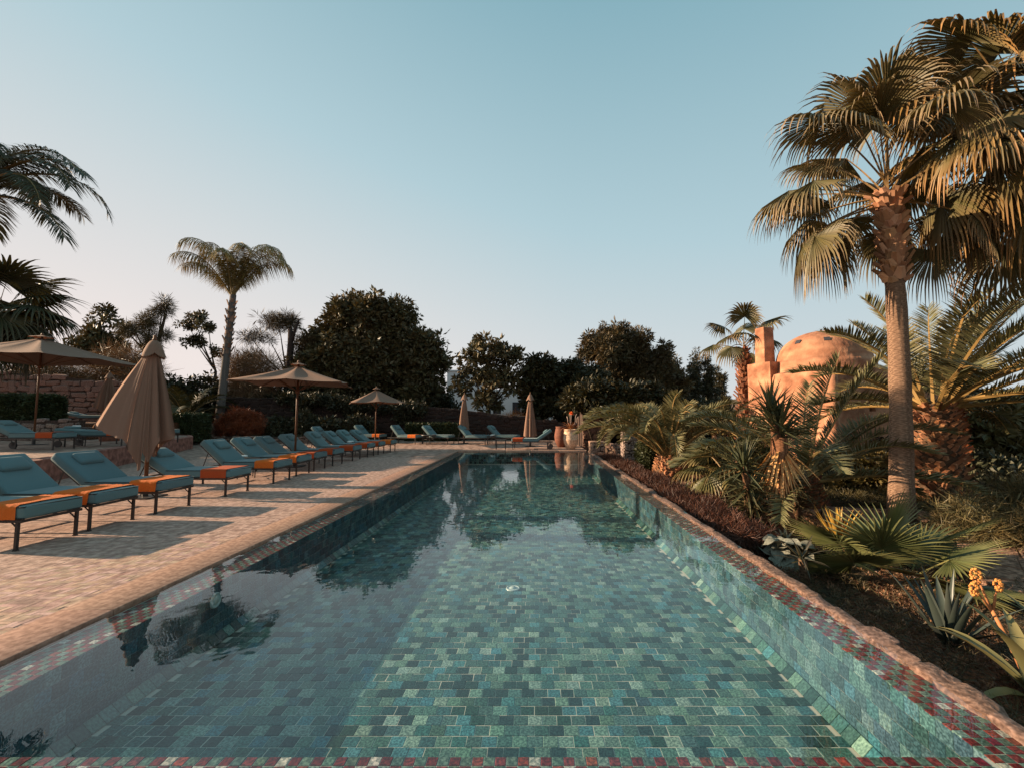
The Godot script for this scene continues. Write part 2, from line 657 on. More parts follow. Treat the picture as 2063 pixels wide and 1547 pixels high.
func fan_palm(called: String, label: String, at: Vector3, h: float, r0: float, r1: float, lean: Vector3, n: int, pet: float, R: float, o := {}, fr := []) -> Node3D:
	var t := thing(called, label, "palm tree", at, 0.0, o.get("group", ""))
	var path := trunk_path(h, lean, 14, o.get("curve", 0.0))
	var rad := []
	for i in 15:
		var f := i / 14.0
		rad.append(lerpf(r0, r1, pow(f, 0.7)) + 0.18 * r0 * pow(1.0 - f, 10.0) + 0.006 * sin(i * 2.3))
	var tb := MB.new()
	if h > 0.05:
		tb.tube(path, rad, 20, o.get("tc", Color(0.42, 0.25, 0.16)))
		obj("trunk", tb.mesh(true), M.palm_bark, t)
	if o.get("boot", 0) > 0:
		var bc: Color = o.get("bc", Color(0.48, 0.24, 0.11))
		var b := obj("leaf_bases", boots(path, rad, o.boot, o.get("bsize", 0.16), o.get("bout", 0.6), bc, Color(bc.r * 0.55, bc.g * 0.45, bc.b * 0.4), o.get("b0", 0.7), o.get("b1", 1.0)), M.boot, t)
		b.set_meta("kind", "stuff")
	var top: Vector3 = path[14]
	var list := fr.duplicate()
	for k in n:
		var f := (k + 0.5) / n
		list.append([k * 2.39996 + rf(-0.3, 0.3), lerpf(o.get("e1", 1.35), o.get("e0", -0.75), pow(f, o.get("ep", 0.9))) + rf(-0.1, 0.1), rf(0.85, 1.1), rf(0.9, 1.08)])
	for q in list:
		if skip_frond(q, o):
			continue
		var oo := o.duplicate()
		oo.roll = rf(-0.35, 0.35)
		var rise := clampf((q[1] + 0.3) / 1.5, 0.0, 1.0)
		oo.g = o.get("g", 0.5) * lerpf(1.15, 0.5, rise)
		oo.split = o.get("split", 0.5) * lerpf(0.9, 1.15, rise)
		oo.pbend = lerpf(0.6, 0.15, rise)
		if q[1] < o.get("dry_below", -9.0):
			oo.c0 = cm(o.get("c0", Color(0.075, 0.068, 0.026)), Color(0.2, 0.12, 0.05), rf(0.1, 0.5))
		var b: Vector3 = top + Vector3(sin(q[0]), 0, cos(q[0])) * r1 * 0.4 + UP * (rf(-0.25, 0.15) + q[1] * o.get("spread", 0.25))
		obj("frond", fan(b, q[0], q[1], pet * q[2], R * q[3], oo), M.leaf, t)
	return t


# leaf clumps for broadleaved crowns
func clump_mesh(n: int, l: float, w: float, fold := 0.3, spread := 1.0) -> ArrayMesh:
	var mb := MB.new()
	for k in n:
		var z := rf(-1, 1)
		var a := rf(0, TAUX)
		var d := Vector3(sqrt(1 - z * z) * cos(a), z, sqrt(1 - z * z) * sin(a))
		var p := d * rf(0.05, 0.45) * spread
		d = (d + Vector3(rf(-0.7, 0.7), rf(-0.6, 0.5), rf(-0.7, 0.7))).normalized()
		var s := d.cross(Vector3(rf(-1, 1), rf(-1, 1), rf(-1, 1))).normalized()
		var nn := s.cross(d)
		var c := cj(Color(0.85, 0.85, 0.85), 0.2)
		var a0 := mb.pt(p, c)
		var b0 := mb.pt(p + d * l * 0.45 - s * w + nn * w * fold, c)
		var c0 := mb.pt(p + d * l, c)
		var d0 := mb.pt(p + d * l * 0.45 + s * w + nn * w * fold, c)
		mb.tri(a0, c0, b0)
		mb.tri(a0, d0, c0)
	return mb.mesh()


func crown_points(blobs: Array, n: int, shell := 0.5) -> Array:
	# blobs: [centre, radii]; points spread mostly through the outer part of each blob
	var tot := 0.0
	for b in blobs:
		tot += b[1].x * b[1].y * b[1].z
	var out := []
	var nz := FastNoiseLite.new()
	nz.seed = n + int(absf(blobs[0][0].x) * 100.0)
	nz.frequency = 0.42 / maxf(0.35, pow(tot / blobs.size(), 0.333) * 0.42)
	nz.fractal_octaves = 2
	for b in blobs:
		var m := int(n * 1.35 * (b[1].x * b[1].y * b[1].z) / tot)
		for k in m:
			var z := rf(-1, 1)
			var a := rf(0, TAUX)
			var d := Vector3(sqrt(1 - z * z) * cos(a), z, sqrt(1 - z * z) * sin(a))
			var r := pow(rf(shell * shell * shell, 1.0), 1.0 / 3.0)
			r *= 1.0 + 0.16 * sin(d.x * 7.0 + b[0].x * 3.0) * sin(d.y * 6.0 + b[0].y) + 0.1 * sin(d.z * 11.0 + b[0].z)
			if r > 0.8 and rng.randf() < 0.12:
				r += rf(0.0, 0.22)
			var q: Vector3 = b[0] + d * r * b[1]
			if nz.get_noise_3dv(q) < -0.05 - 0.22 * rng.randf() * (1.0 if r < 0.8 else 0.4):
				continue
			out.append(q)
	return out


func scatter(called: String, clump: Mesh, pts: Array, s0: float, s1: float, ca: Color, cb: Color, parent: Node, m := "leaf") -> void:
	var xf := []
	var cols := []
	var nz := FastNoiseLite.new()
	nz.seed = pts.size()
	nz.frequency = 0.9
	for p in pts:
		var b := Basis.from_euler(Vector3(rf(0, TAUX), rf(0, TAUX), rf(0, TAUX))).scaled(Vector3.ONE * lerpf(s0 * 0.75, s1 * 1.15, pow(rng.randf(), 1.4)))
		xf.append(Transform3D(b, p))
		var sprig := 0.5 + 0.9 * nz.get_noise_3dv(p)
		cols.append(cj(cm(ca, cb, sprig * 0.6 + rng.randf() * 0.5 - 0.05), 0.22))
	multi(called, clump, M[m], xf, cols, parent)


func limbs(mb: MB, base: Vector3, r: float, blobs: Array, col: Color, fork: float) -> void:
	var f := base + UP * fork
	for b in blobs:
		var e: Vector3 = b[0] + Vector3(rf(-0.2, 0.2), b[1].y * 0.4, rf(-0.2, 0.2))
		var mid := f.lerp(e, 0.5) + Vector3(rf(-0.4, 0.4), -0.1 * (e - f).length() + rf(-0.2, 0.3), rf(-0.4, 0.4))
		var pth := []
		var rd := []
		for i in 7:
			var t := i / 6.0
			pth.append(f.lerp(mid, t).lerp(mid.lerp(e, t), t))
			rd.append(lerpf(r * 0.6, r * 0.08, t))
		mb.tube(pth, rd, 6, col, false)


func tree(called: String, label: String, at: Vector3, blobs: Array, r: float, fork: float, clump: Mesh, n: int, s0: float, s1: float, ca: Color, cb: Color, o := {}) -> Node3D:
	var t := thing(called, label, o.get("cat", "tree"), at, 0.0, o.get("group", ""))
	var mb := MB.new()
	var full := []
	for b in blobs:
		full.append([b[0], b[1] * o.get("core", 0.9)])
		for k in int(o.get("sprigs", 0)):
			var d := Vector3(rf(-1, 1), rf(-0.7, 1.0), rf(-1, 1)).normalized()
			full.append([b[0] + d * b[1] * rf(0.75, 1.0), b[1] * rf(0.25, 0.45) * Vector3(1, o.get("tall", 1.0), 1)])
	var bc: Color = o.get("bark", Color(0.09, 0.06, 0.045))
	mb.tube([Vector3(0, -0.2, 0), Vector3(0.03, fork * 0.5, 0.02), Vector3(0, fork, 0)], [r * 1.25, r * 0.95, r * 0.8], 9, bc)
	limbs(mb, Vector3.ZERO, r, blobs, bc, fork)
	obj("trunk", mb.mesh(true), M.bark, t)
	scatter("crown", clump, crown_points(full, n, o.get("shell", 0.45)), s0, s1, ca, cb, t, o.get("m", "leaf"))
	return t


func shrub(called: String, label: String, at: Vector3, blobs: Array, clump: Mesh, n: int, s0: float, s1: float, ca: Color, cb: Color, o := {}) -> Node3D:
	var t := thing(called, label, o.get("cat", "shrub"), at, o.get("turn", 0.0), o.get("group", ""))
	var mb := MB.new()
	var bc := Color(0.12, 0.08, 0.05)
	for b in blobs:
		for k in 3:
			mb.tube([Vector3(b[0].x * 0.5 + rf(-0.1, 0.1), -0.1, b[0].z * 0.5 + rf(-0.1, 0.1)), b[0] + Vector3(rf(-0.2, 0.2), rf(-0.2, 0.2), rf(-0.2, 0.2)) * b[1]], [0.025, 0.01], 5, bc, false)
	obj("stems", mb.mesh(), M.bark, t)
	scatter("foliage", clump, crown_points(blobs, n, o.get("shell", 0.5)), s0, s1, ca, cb, t, o.get("m", "leaf"))
	return t


# ---------------------------------------------------------------- stones and walls
var stone_mesh := []


func make_stones() -> void:
	for k in 6:
		var mb := MB.new()
		mb.rbox(Vector3.ZERO, Vector3.ONE, 0.2)
		var n := FastNoiseLite.new()
		n.seed = 100 + k
		n.frequency = 0.9
		for i in mb.v.size():
			var p := mb.v[i]
			mb.v[i] = p + Vector3(n.get_noise_3dv(p * 1.3), n.get_noise_3dv(p * 1.3 + Vector3(9, 0, 0)), n.get_noise_3dv(p * 1.3 + Vector3(0, 9, 0))) * 0.22
		stone_mesh.append(mb.mesh(true))


func stone_wall(t: Node3D, a: Vector3, b: Vector3, ha: float, hb: float, th: float, sh: float, sw: float, ca: Color, cb: Color, singles: int, dark := 1.0) -> void:
	# coursed rubble on the side that faces left of a -> b; a and b in the wall's own axes
	var d := b - a
	var L := d.length()
	d /= L
	var out := d.cross(UP).normalized()
	var mb := MB.new()
	var i0 := a - out * th
	var i1 := b - out * th
	var ua := UP * ha
	var ub := UP * hb
	mb.q4(a, b, b + ub, a + ua)
	mb.q4(i1, i0, i0 + ua, i1 + ub)
	mb.q4(a + ua, b + ub, i1 + ub, i0 + ua)
	mb.q4(b, i1, i1 + ub, b + ub)
	mb.q4(i0, a, a + ua, i0 + ua)
	obj("core", mb.mesh(), M.stone_core, t)
	var mats := []
	for k in 6:
		var key := "stone_%d_%s" % [k, ca.to_html()]
		if not M.has(key):
			var m: StandardMaterial3D = M.stone.duplicate()
			m.albedo_color = sq(cj(cm(ca, cb, k / 5.0), 0.08))
			m.vertex_color_use_as_albedo = false
			M[key] = m
		mats.append(M[key])
	var xf := []
	var cols := []
	var y := 0.0
	var basis := Basis(d, UP, -out)
	while y < maxf(ha, hb) - sh * 0.3:
		var rh := sh * rf(0.7, 1.35)
		var x := -rf(0.0, sw * 0.5)
		while x < L:
			var w := sw * rf(0.45, 1.7)
			var h := rh * rf(0.75, 1.3)
			var xm := clampf(x + w * 0.5, 0.0, L)
			if y + h * 0.6 < lerpf(ha, hb, xm / L):
				var wc := minf(x + w, L) - maxf(x, 0.0)
				var s := Vector3(wc * 0.95, h * 0.93, th * rf(0.45, 0.6))
				var p := a + d * (maxf(x, 0.0) + wc * 0.5) + UP * (y + rh * (0.5 + rf(-0.16, 0.16))) + out * (-th * 0.12 + rf(-0.02, 0.025))
				var bb := basis.rotated(out, rf(-0.16, 0.16)) * Basis.from_scale(s)
				xf.append(Transform3D(bb, p))
				cols.append(cj(cm(ca, cb, rng.randf()), 0.15))
			x += w
		y += rh
	var rest := []
	var rc := []
	var left := singles
	for i in xf.size():
		if left > 0:
			left -= 1
			var o := obj("stone", stone_mesh[i % 6], mats[rng.randi() % 6], t)
			o.transform = xf[i]
		else:
			rest.append(xf[i])
			rc.append(cols[i])
	if rest.size() > 8:
		var m2: StandardMaterial3D = M.stone
		multi("stonework", stone_mesh[0], m2, rest, rc, t)


func prism(poly: PackedVector2Array, y0: float, y1: float) -> MB:
	var mb := MB.new()
	if Geometry2D.is_polygon_clockwise(poly):
		poly.reverse()
	var n := poly.size()
	for t in [0]:
		var tr := Geometry2D.triangulate_polygon(poly)
		for i in range(0, tr.size(), 3):
			var a := poly[tr[i]]
			var b := poly[tr[i + 1]]
			var c := poly[tr[i + 2]]
			if (b - a).cross(c - a) > 0:
				var q := b
				b = c
				c = q
			mb.t3(Vector3(a.x, y1, a.y), Vector3(b.x, y1, b.y), Vector3(c.x, y1, c.y))
	for i in n:
		var a := poly[i]
		var b := poly[(i + 1) % n]
		mb.q4(Vector3(b.x, y0, b.y), Vector3(a.x, y0, a.y), Vector3(a.x, y1, a.y), Vector3(b.x, y1, b.y))
	return mb


# ---------------------------------------------------------------- furniture
const TEAL := Color(0.115, 0.195, 0.205)
const TEAL_PALE := Color(0.15, 0.29, 0.30)
const ORANGE := Color(0.80, 0.17, 0.022)
const RUST := Color(0.52, 0.085, 0.022)


func towel_mesh(x0: float, x1: float, wide: float, top: float, drop: float, messy: float, c: Color) -> ArrayMesh:
	var mb := MB.new()
	var rows := []
	var cols := []
	var nx := 22
	var ph := rf(0, 6)
	for i in nx + 1:
		var t := float(i) / nx
		var row := []
		var rc := []
		for j in 23:
			var s := j / 22.0
			var p := Vector3.ZERO
			var z := wide * 0.5 + 0.006
			var fold := messy * (sin(t * 19.0 + ph + s * 4.0) * 0.5 + sin(t * 37.0 + ph * 2.0 - s * 7.0) * 0.35)
			var x := lerpf(x0, x1, t)
			if s < 0.2:
				var u := s / 0.2
				p = Vector3(x + messy * 0.5 * (1 - u) * sin(t * 7 + ph), top - drop * (1 - u), z + 0.004 + absf(fold) * (1.0 - u * 0.7))
			elif s > 0.8:
				var u := (1 - s) / 0.2
				p = Vector3(x, top - drop * (1 - u), -z - 0.004 - absf(fold) * (1.0 - u * 0.7))
			else:
				var u := (s - 0.2) / 0.6
				p = Vector3(x + messy * 0.3 * sin(u * 9 + ph), top + 0.008 + absf(fold) * 0.4, lerpf(z, -z, u))
			row.append(p)
			rc.append(cj(c, 0.03))
		rows.append(row)
		cols.append(rc)
	mb.grid(rows, false, cols)
	return mb.mesh(true)


func make_lounger(called: String, label: String, ang: float, messy: float, tc: Color, wheels: bool, t0 := -0.52, t1 := -0.03, towel := true) -> Node3D:
	var t := thing(called, label, "sun lounger")
	var W := 0.70
	var fh := 0.36
	var mb := MB.new()
	for s in [-1, 1]:
		mb.box(Vector3(-0.98, fh - 0.015, s * (W * 0.5 - 0.012)), Vector3(1.98, 0.032, 0.026))
	mb.box(Vector3(-0.002, fh - 0.015, 0), Vector3(0.026, 0.03, W - 0.054))
	mb.box(Vector3(-1.955, fh - 0.015, 0), Vector3(0.026, 0.03, W - 0.054))
	for k in 9:
		mb.box(Vector3(-0.14 - k * 0.14, fh - 0.008, 0), Vector3(0.05, 0.012, W - 0.054))
	obj("frame", mb.mesh(), M.iron, t)
	for sx in [-0.05, -1.72]:
		for s in [-1, 1]:
			var lb := MB.new()
			var x: float = sx
			lb.box(Vector3(x, fh * 0.5 - 0.015, s * (W * 0.5 - 0.012)), Vector3(0.032, fh - 0.03, 0.03))
			lb.bar(Vector3(x - 0.1, fh - 0.03, s * (W * 0.5 - 0.03)), Vector3(x, fh - 0.12, s * (W * 0.5 - 0.03)), 0.012, 0.012)
			lb.box(Vector3(x, 0.006, s * (W * 0.5 - 0.012)), Vector3(0.042, 0.012, 0.04))
			obj("leg", lb.mesh(), M.iron, t)
	if wheels:
		for s in [-1, 1]:
			var wb := MB.new()
			wb.tube([Vector3(-1.86, 0.11, s * 0.39), Vector3(-1.86, 0.11, s * 0.43)], [0.11, 0.11], 16)
			wb.bar(Vector3(-1.86, 0.11, s * 0.36), Vector3(-1.86, fh - 0.03, s * 0.36), 0.02, 0.02)
			obj("wheel", wb.mesh(), M.iron, t)
	var mm := MB.new()
	var tint := cj(TEAL, 0.1)
	mm.rbox(Vector3(-0.635, fh + 0.083, 0), Vector3(1.31, 0.16, W), 0.035, tint, Basis.IDENTITY, rf(0.06, 0.16), 4)
	var mt := obj("mattress", mm.mesh(true), M.fabric, t)
	var pb := MB.new()
	for yy in [0.15, 0.018]:
		var pth := []
		var e := 0.012
		for c in [Vector2(0.0, 0.31), Vector2(0.015, 0.345), Vector2(-0.03, 0.35), Vector2(-1.24, 0.35), Vector2(-1.28, 0.34)]:
			pth.append(Vector3(c.x + 0.002, fh + yy, c.y))
		pth.reverse()
		for c in [Vector2(0.015, -0.31), Vector2(0.0, -0.345), Vector2(-0.03, -0.35), Vector2(-1.24, -0.35), Vector2(-1.28, -0.34)]:
			pth.append(Vector3(c.x + 0.002, fh + yy, c.y))
		var rr := []
		for k in pth.size():
			rr.append(0.008)
		pb.tube(pth, rr, 5, Color(0.02, 0.028, 0.03))
	obj("piping", pb.mesh(true), M.fabric, mt)
	var hinge := Vector3(-1.27, fh + 0.03, 0)
	var u := Vector3(-cos(ang), sin(ang), 0)
	var nn := Vector3(sin(ang), cos(ang), 0)
	var bas := Basis(u * -1.0, nn, Vector3(0, 0, 1))
	var bb := MB.new()
	bb.rbox(hinge + u * 0.40 + nn * 0.085, Vector3(0.80, 0.15, W), 0.035, tint, bas, rf(0.05, 0.16), 4)
	var back := obj("backrest", bb.mesh(true), M.fabric, t)
	var pp := MB.new()
	pp.rbox(hinge + u * 0.55 + nn * 0.185, Vector3(0.26, 0.09, 0.40), 0.043, tint, bas, 0.35, 4)
	obj("pillow", pp.mesh(true), M.fabric, back)
	var fb := MB.new()
	for s in [-1, 1]:
		fb.bar(hinge + Vector3(0, -0.02, s * 0.30), hinge + u * 0.8 + Vector3(0, -0.02, s * 0.30), 0.022, 0.022)
		fb.bar(hinge + u * 0.55 + Vector3(0, -0.03, s * 0.27), Vector3(hinge.x - 0.55 * cos(ang) - 0.12, fh, s * 0.27), 0.014, 0.014)
	fb.bar(hinge + u * 0.8 + Vector3(0, -0.02, -0.3), hinge + u * 0.8 + Vector3(0, -0.02, 0.3), 0.022, 0.022)
	obj("backrest_frame", fb.mesh(), M.iron, t)
	if towel:
		obj("towel_band", towel_mesh(t0, t1, W, fh + 0.172, 0.165, messy, tc), M.towel, t)
	return t


func umbrella_open(label: String, at: Vector3, side: float, apex: float, eave: float, turn: float, group: String, tilt := 0.0) -> Node3D:
	var t := thing("open_parasol", label, "parasol", at, turn, group)
	t.rotation.z = tilt
	var h := side * 0.5
	var mb := MB.new()
	# canopy: eight panels, hem pulled in between the ribs
	var tips := []
	for k in 8:
		var a := PI * 0.25 * k + PI * 0.25
		var r := h * (1.414 if k % 2 == 0 else 1.0)
		tips.append(Vector3(cos(a) * r, eave + (0.06 if k % 2 else 0.0), sin(a) * r))
	var ap := Vector3(0, apex, 0)
	var rows := []
	for i in 9:
		var tt := i / 8.0
		var row := []
		for k in 8:
			for j in 6:
				var s := j / 6.0
				var e: Vector3 = (tips[k] as Vector3).lerp(tips[(k + 1) % 8], s)
				var inward := 0.035 * sin(s * PI) * tt
				e = Vector3(e.x * (1 - inward), e.y, e.z * (1 - inward))
				var p := ap.lerp(e, tt)
				p.y -= 0.05 * sin(tt * PI) * (0.6 + sin(s * PI)) + 0.03 * sin(s * PI) * tt
				row.append(p)
		rows.append(row)
	rows.reverse()
	mb.grid(rows, true)
	obj("canopy", mb.mesh(true), M.canvas, t)
	var vb := MB.new()
	var vr := []
	for i in 4:
		var tt := i / 3.0
		var row := []
		for k in 24:
			var a := TAUX * k / 24.0
			var q := 1.0 + 0.3 * pow(absf(sin(2.0 * (a))), 3.0)
			row.append(Vector3(cos(a) * 0.04 + cos(a) * side * 0.06 * tt * q, apex + 0.1 - 0.075 * tt - 0.012 * sin(k * 2.1) * tt, sin(a) * 0.04 + sin(a) * side * 0.06 * tt * q))
		vr.append(row)
	vr.reverse()
	vb.grid(vr, true)
	obj("vent_cap", vb.mesh(true), M.canvas, t)
	var pb := MB.new()
	pb.tube([Vector3(0, 0.02, 0), Vector3(0, apex + 0.06, 0)], [0.032, 0.03], 12)
	obj("pole", pb.mesh(true), M.wood, t)
	var fb := MB.new()
	fb.lathe([Vector2(0.0, apex + 0.07), Vector2(0.035, apex + 0.09), Vector2(0.045, apex + 0.13), Vector2(0.03, apex + 0.17), Vector2(0.0, apex + 0.185)], 10)
	obj("finial", fb.mesh(true), M.wood, t)
	for k in 8:
		var rb := MB.new()
		var tip: Vector3 = tips[k]
		rb.bar(ap + Vector3(0, -0.10, 0), tip + Vector3(0, -0.035, 0), 0.02, 0.026)
		var mid := (ap + Vector3(0, -0.10, 0)).lerp(tip + Vector3(0, -0.035, 0), 0.5)
		rb.bar(Vector3(0, eave - 0.22, 0) + Vector3(tip.x, 0, tip.z).normalized() * 0.04, mid + Vector3(0, -0.02, 0), 0.016, 0.02)
		obj("rib", rb.mesh(), M.wood, t)
	var hb := MB.new()
	hb.lathe([Vector2(0.0, eave - 0.3), Vector2(0.06, eave - 0.3), Vector2(0.065, eave - 0.2), Vector2(0.0, eave - 0.2)], 10)
	obj("hub", hb.mesh(true), M.wood, t)
	var db := MB.new()
	db.box(Vector3(0, 0.012, 0), Vector3(0.55, 0.024, 0.55))
	db.tube([Vector3(0, 0.02, 0), Vector3(0, 0.42, 0)], [0.05, 0.05], 10)
	obj("base_plate", db.mesh(), M.iron, t)
	return t


func umbrella_closed(label: String, at: Vector3, top: float, ribs: Array, valley: float, droop: float, turn: float, group: String) -> Node3D:
	# ribs: [angle, radius of the tip, height of the tip]; cloth hangs in folds between them
	var t := thing("closed_parasol", label, "parasol", at, turn, group)
	var n := ribs.size()
	var hub := top - 0.13
	var rows := []
	var NR := 18
	var seg := 12
	for i in NR + 1:
		var tt := float(i) / NR
		var row := []
		for k in n:
			var A: Array = ribs[k]
			var B: Array = ribs[(k + 1) % n]
			var a0: float = A[0]
			var a1: float = B[0]
			if a1 < a0:
				a1 += TAUX
			for j in seg:
				var s := float(j) / seg
				var bend := 0.05 * sin(tt * PI)
				var pa: Vector3 = Vector3(cos(a0), 0, sin(a0)) * (0.06 + (A[1] - 0.06) * tt + bend * A[1])
				pa.y = lerpf(hub, A[2], tt)
				var pb: Vector3 = Vector3(cos(a1), 0, sin(a1)) * (0.06 + (B[1] - 0.06) * tt + bend * B[1])
				pb.y = lerpf(hub, B[2], tt)
				var q: Vector3 = pa.lerp(pb, s)
				var am := lerpf(a0, a1, 0.5 + (s - 0.5) * 0.7)
				var vk := valley * (0.6 + 0.5 * fmod(k * 0.37 + 0.2, 1.0))
				var vl := Vector3(cos(am), 0, sin(am)) * (0.05 + vk * tt)
				vl.y = q.y
				var wgt: float = pow(sin(s * PI), 0.5) * minf(1.0, tt * 4.0) * (1.0 - (A[3] if A.size() > 3 else 0.0))
				var p: Vector3 = q.lerp(vl, wgt * 0.88)
				p.y -= (A[4] if A.size() > 4 else droop * (0.45 + 0.85 * fmod(k * 0.53 + 0.1, 1.0))) * pow(tt, 1.6) * pow(sin(s * PI), 0.8)
				var rip := 0.018 * tt * sin(s * 14.0 + k * 2.0 + tt * 3.0)
				p += Vector3(cos(am), 0, sin(am)) * rip
				row.append(p)
		rows.append(row)
	rows.reverse()
	var mb := MB.new()
	mb.grid(rows, true)
	obj("canopy", mb.mesh(true), M.canvas, t)
	var cb := MB.new()
	var cr := []
	for i in 6:
		var tt := i / 5.0
		var row := []
		for k in 32:
			var a := TAUX * k / 32.0
			var q := 1.0 + 0.42 * pow(absf(cos(2.0 * a)), 2.0) * tt
			row.append(Vector3(cos(a) * (0.035 + 0.14 * pow(tt, 0.8) * q), top - 0.27 * pow(tt, 1.5) - 0.09 * tt * absf(cos(2.0 * a)), sin(a) * (0.035 + 0.14 * pow(tt, 0.8) * q)))
		cr.append(row)
	cr.reverse()
	cb.grid(cr, true)
	obj("vent_cap", cb.mesh(true), M.canvas, t)
	if valley > 0.1:
		var sb := MB.new()
		var sr := []
		for i in 2:
			var row := []
			for j in 24:
				var a := TAUX * j / 24.0
				row.append(Vector3(cos(a), 0, sin(a)) * 0.17 + UP * (top * 0.52 - 0.03 + 0.06 * (1 - i) + 0.015 * sin(a * 2.0)))
			sr.append(row)
		sb.grid(sr, true)
		obj("strap", sb.mesh(true), M.canvas, t)
	var pb2 := MB.new()
	pb2.tube([Vector3(0, 0.02, 0), Vector3(0, top, 0)], [0.035, 0.03], 12)
	obj("pole", pb2.mesh(true), M.wood, t)
	var fb := MB.new()
	fb.lathe([Vector2(0.0, top - 0.01), Vector2(0.04, top), Vector2(0.035, top + 0.03), Vector2(0.022, top + 0.06), Vector2(0.03, top + 0.085), Vector2(0.0, top + 0.12)], 10)
	obj("finial", fb.mesh(true), M.wood, t)
	var db := MB.new()
	db.box(Vector3(0, 0.012, 0), Vector3(0.5, 0.024, 0.5))
	db.tube([Vector3(0, 0.02, 0), Vector3(0, 0.4, 0)], [0.052, 0.052], 10)
	obj("base_plate", db.mesh(), M.iron, t)
	return t


func round_table(label: String, at: Vector3, r: float, h: float, cat := "side table", group := "") -> Node3D:
	var t := thing("side_table", label, cat, at, 0.3, group)
	var mb := MB.new()
	mb.lathe([Vector2(0.0, h - 0.03), Vector2(r, h - 0.03), Vector2(r + 0.01, h - 0.01), Vector2(r, h + 0.012), Vector2(r - 0.02, h), Vector2(0, h)], 28)
	obj("tabletop", mb.mesh(), M.iron, t)
	for k in 4:
		var lb := MB.new()
		var a := k * PI * 0.5 + 0.4
		lb.bar(Vector3(cos(a), 0, sin(a)) * r * 0.75, Vector3(cos(a) * r * 0.75, h - 0.03, sin(a) * r * 0.75), 0.02, 0.02)
		obj("leg", lb.mesh(), M.iron, t)
	var rb := MB.new()
	for k in 4:
		var a := k * PI * 0.5 + 0.4
		var b := a + PI * 0.5
		rb.bar(Vector3(cos(a) * r * 0.75, h * 0.55, sin(a) * r * 0.75), Vector3(cos(b) * r * 0.75, h * 0.55, sin(b) * r * 0.75), 0.012, 0.012)
	obj("stretcher", rb.mesh(), M.iron, t)
	return t


func square_table(label: String, at: Vector3, w: float, d: float, h: float, turn := 0.0) -> Node3D:
	var t := thing("side_table", label, "side table", at, turn)
	var mb := MB.new()
	for k in 6:
		mb.box(Vector3((k - 2.5) * w / 6.0, h - 0.012, 0), Vector3(w / 6.0 - 0.008, 0.024, d))
	obj("tabletop", mb.mesh(), M.iron, t)
	for sx in [-1, 1]:
		for sz in [-1, 1]:
			var lb := MB.new()
			lb.box(Vector3(sx * (w * 0.5 - 0.03), h * 0.5 - 0.012, sz * (d * 0.5 - 0.03)), Vector3(0.025, h - 0.024, 0.025))
			obj("leg", lb.mesh(), M.iron, t)
	return t


# ---------------------------------------------------------------- pool and paving
const POOL_L := -3.13
const POOL_R := 2.19
const POOL_F := -2.235
const POOL_B := -20.0
const FLOOR_Y := -0.60
const LEDGE_Y := -0.042
const WATER_Y := -0.016


func seen_size(p: Vector3) -> float:
	# about how large a thing at p looks; nothing outside the frame
	var d := -p.z
	if d < 1.2 or absf(p.x + 0.05 * d) > d * 1.22:
		return 0.0
	if p.y < 0.0 and (1.6 - p.y) > d * 0.80:
		return 0.0
	return 1.0 / p.distance_to(Vector3(0, 1.6, 0))


func lay(called: String, rest_name: String, mesh: Mesh, m: StandardMaterial3D, xf: Array, cols: Array, parent: Node, singles: int, tones: int) -> void:
	# the pieces that look largest become parts, the rest one part
	var order := []
	for i in xf.size():
		order.append([seen_size(xf[i].origin), i])
	order.sort_custom(func(a, b): return a[0] > b[0])
	var rx := []
	var rc := []
	var mats := {}
	for k in order.size():
		var i: int = order[k][1]
		if k < singles and order[k][0] > 0.0:
			var c: Color = cols[i]
			var q := Color(snappedf(c.r, 1.0 / tones), snappedf(c.g, 1.0 / tones), snappedf(c.b, 1.0 / tones))
			if not mats.has(q):
				var mm: StandardMaterial3D = m.duplicate()
				mm.vertex_color_use_as_albedo = false
				mm.albedo_color = sq(q)
				mats[q] = mm
			var o := obj(called, mesh, mats[q], parent)
			o.transform = xf[i]
		else:
			rx.append(xf[i])
			rc.append(cols[i])
	multi(rest_name, mesh, m, rx, rc, parent)


func slab_mesh(w: float, h: float, d: float, bev: float) -> ArrayMesh:
	# top face at y = 0 with a small chamfer
	var mb := MB.new()
	var a := w * 0.5
	var b := d * 0.5
	var ai := a - bev
	var bi := b - bev
	mb.q4(Vector3(-ai, 0, bi), Vector3(ai, 0, bi), Vector3(ai, 0, -bi), Vector3(-ai, 0, -bi))
	var o := [Vector3(-a, -bev, b), Vector3(a, -bev, b), Vector3(a, -bev, -b), Vector3(-a, -bev, -b)]
	var i := [Vector3(-ai, 0, bi), Vector3(ai, 0, bi), Vector3(ai, 0, -bi), Vector3(-ai, 0, -bi)]
	for k in 4:
		var n := (k + 1) % 4
		mb.q4(o[k], o[n], i[n], i[k])
		mb.q4(o[k] - UP * (h - bev), o[n] - UP * (h - bev), o[n], o[k])
	return mb.mesh()


func tile_tone() -> Color:
	var r := rng.randf()
	var c := Color(0.085, 0.185, 0.145)
	if r < 0.22:
		c = Color(0.026, 0.072, 0.06)
	elif r < 0.34:
		c = Color(0.085, 0.25, 0.245)
	elif r < 0.50:
		c = Color(0.17, 0.285, 0.20)
	elif r < 0.57:
		c = Color(0.30, 0.40, 0.30)
	elif r < 0.72:
		c = Color(0.055, 0.15, 0.135)
	return cj(c * Color(0.78, 0.92, 1.0), 0.22)


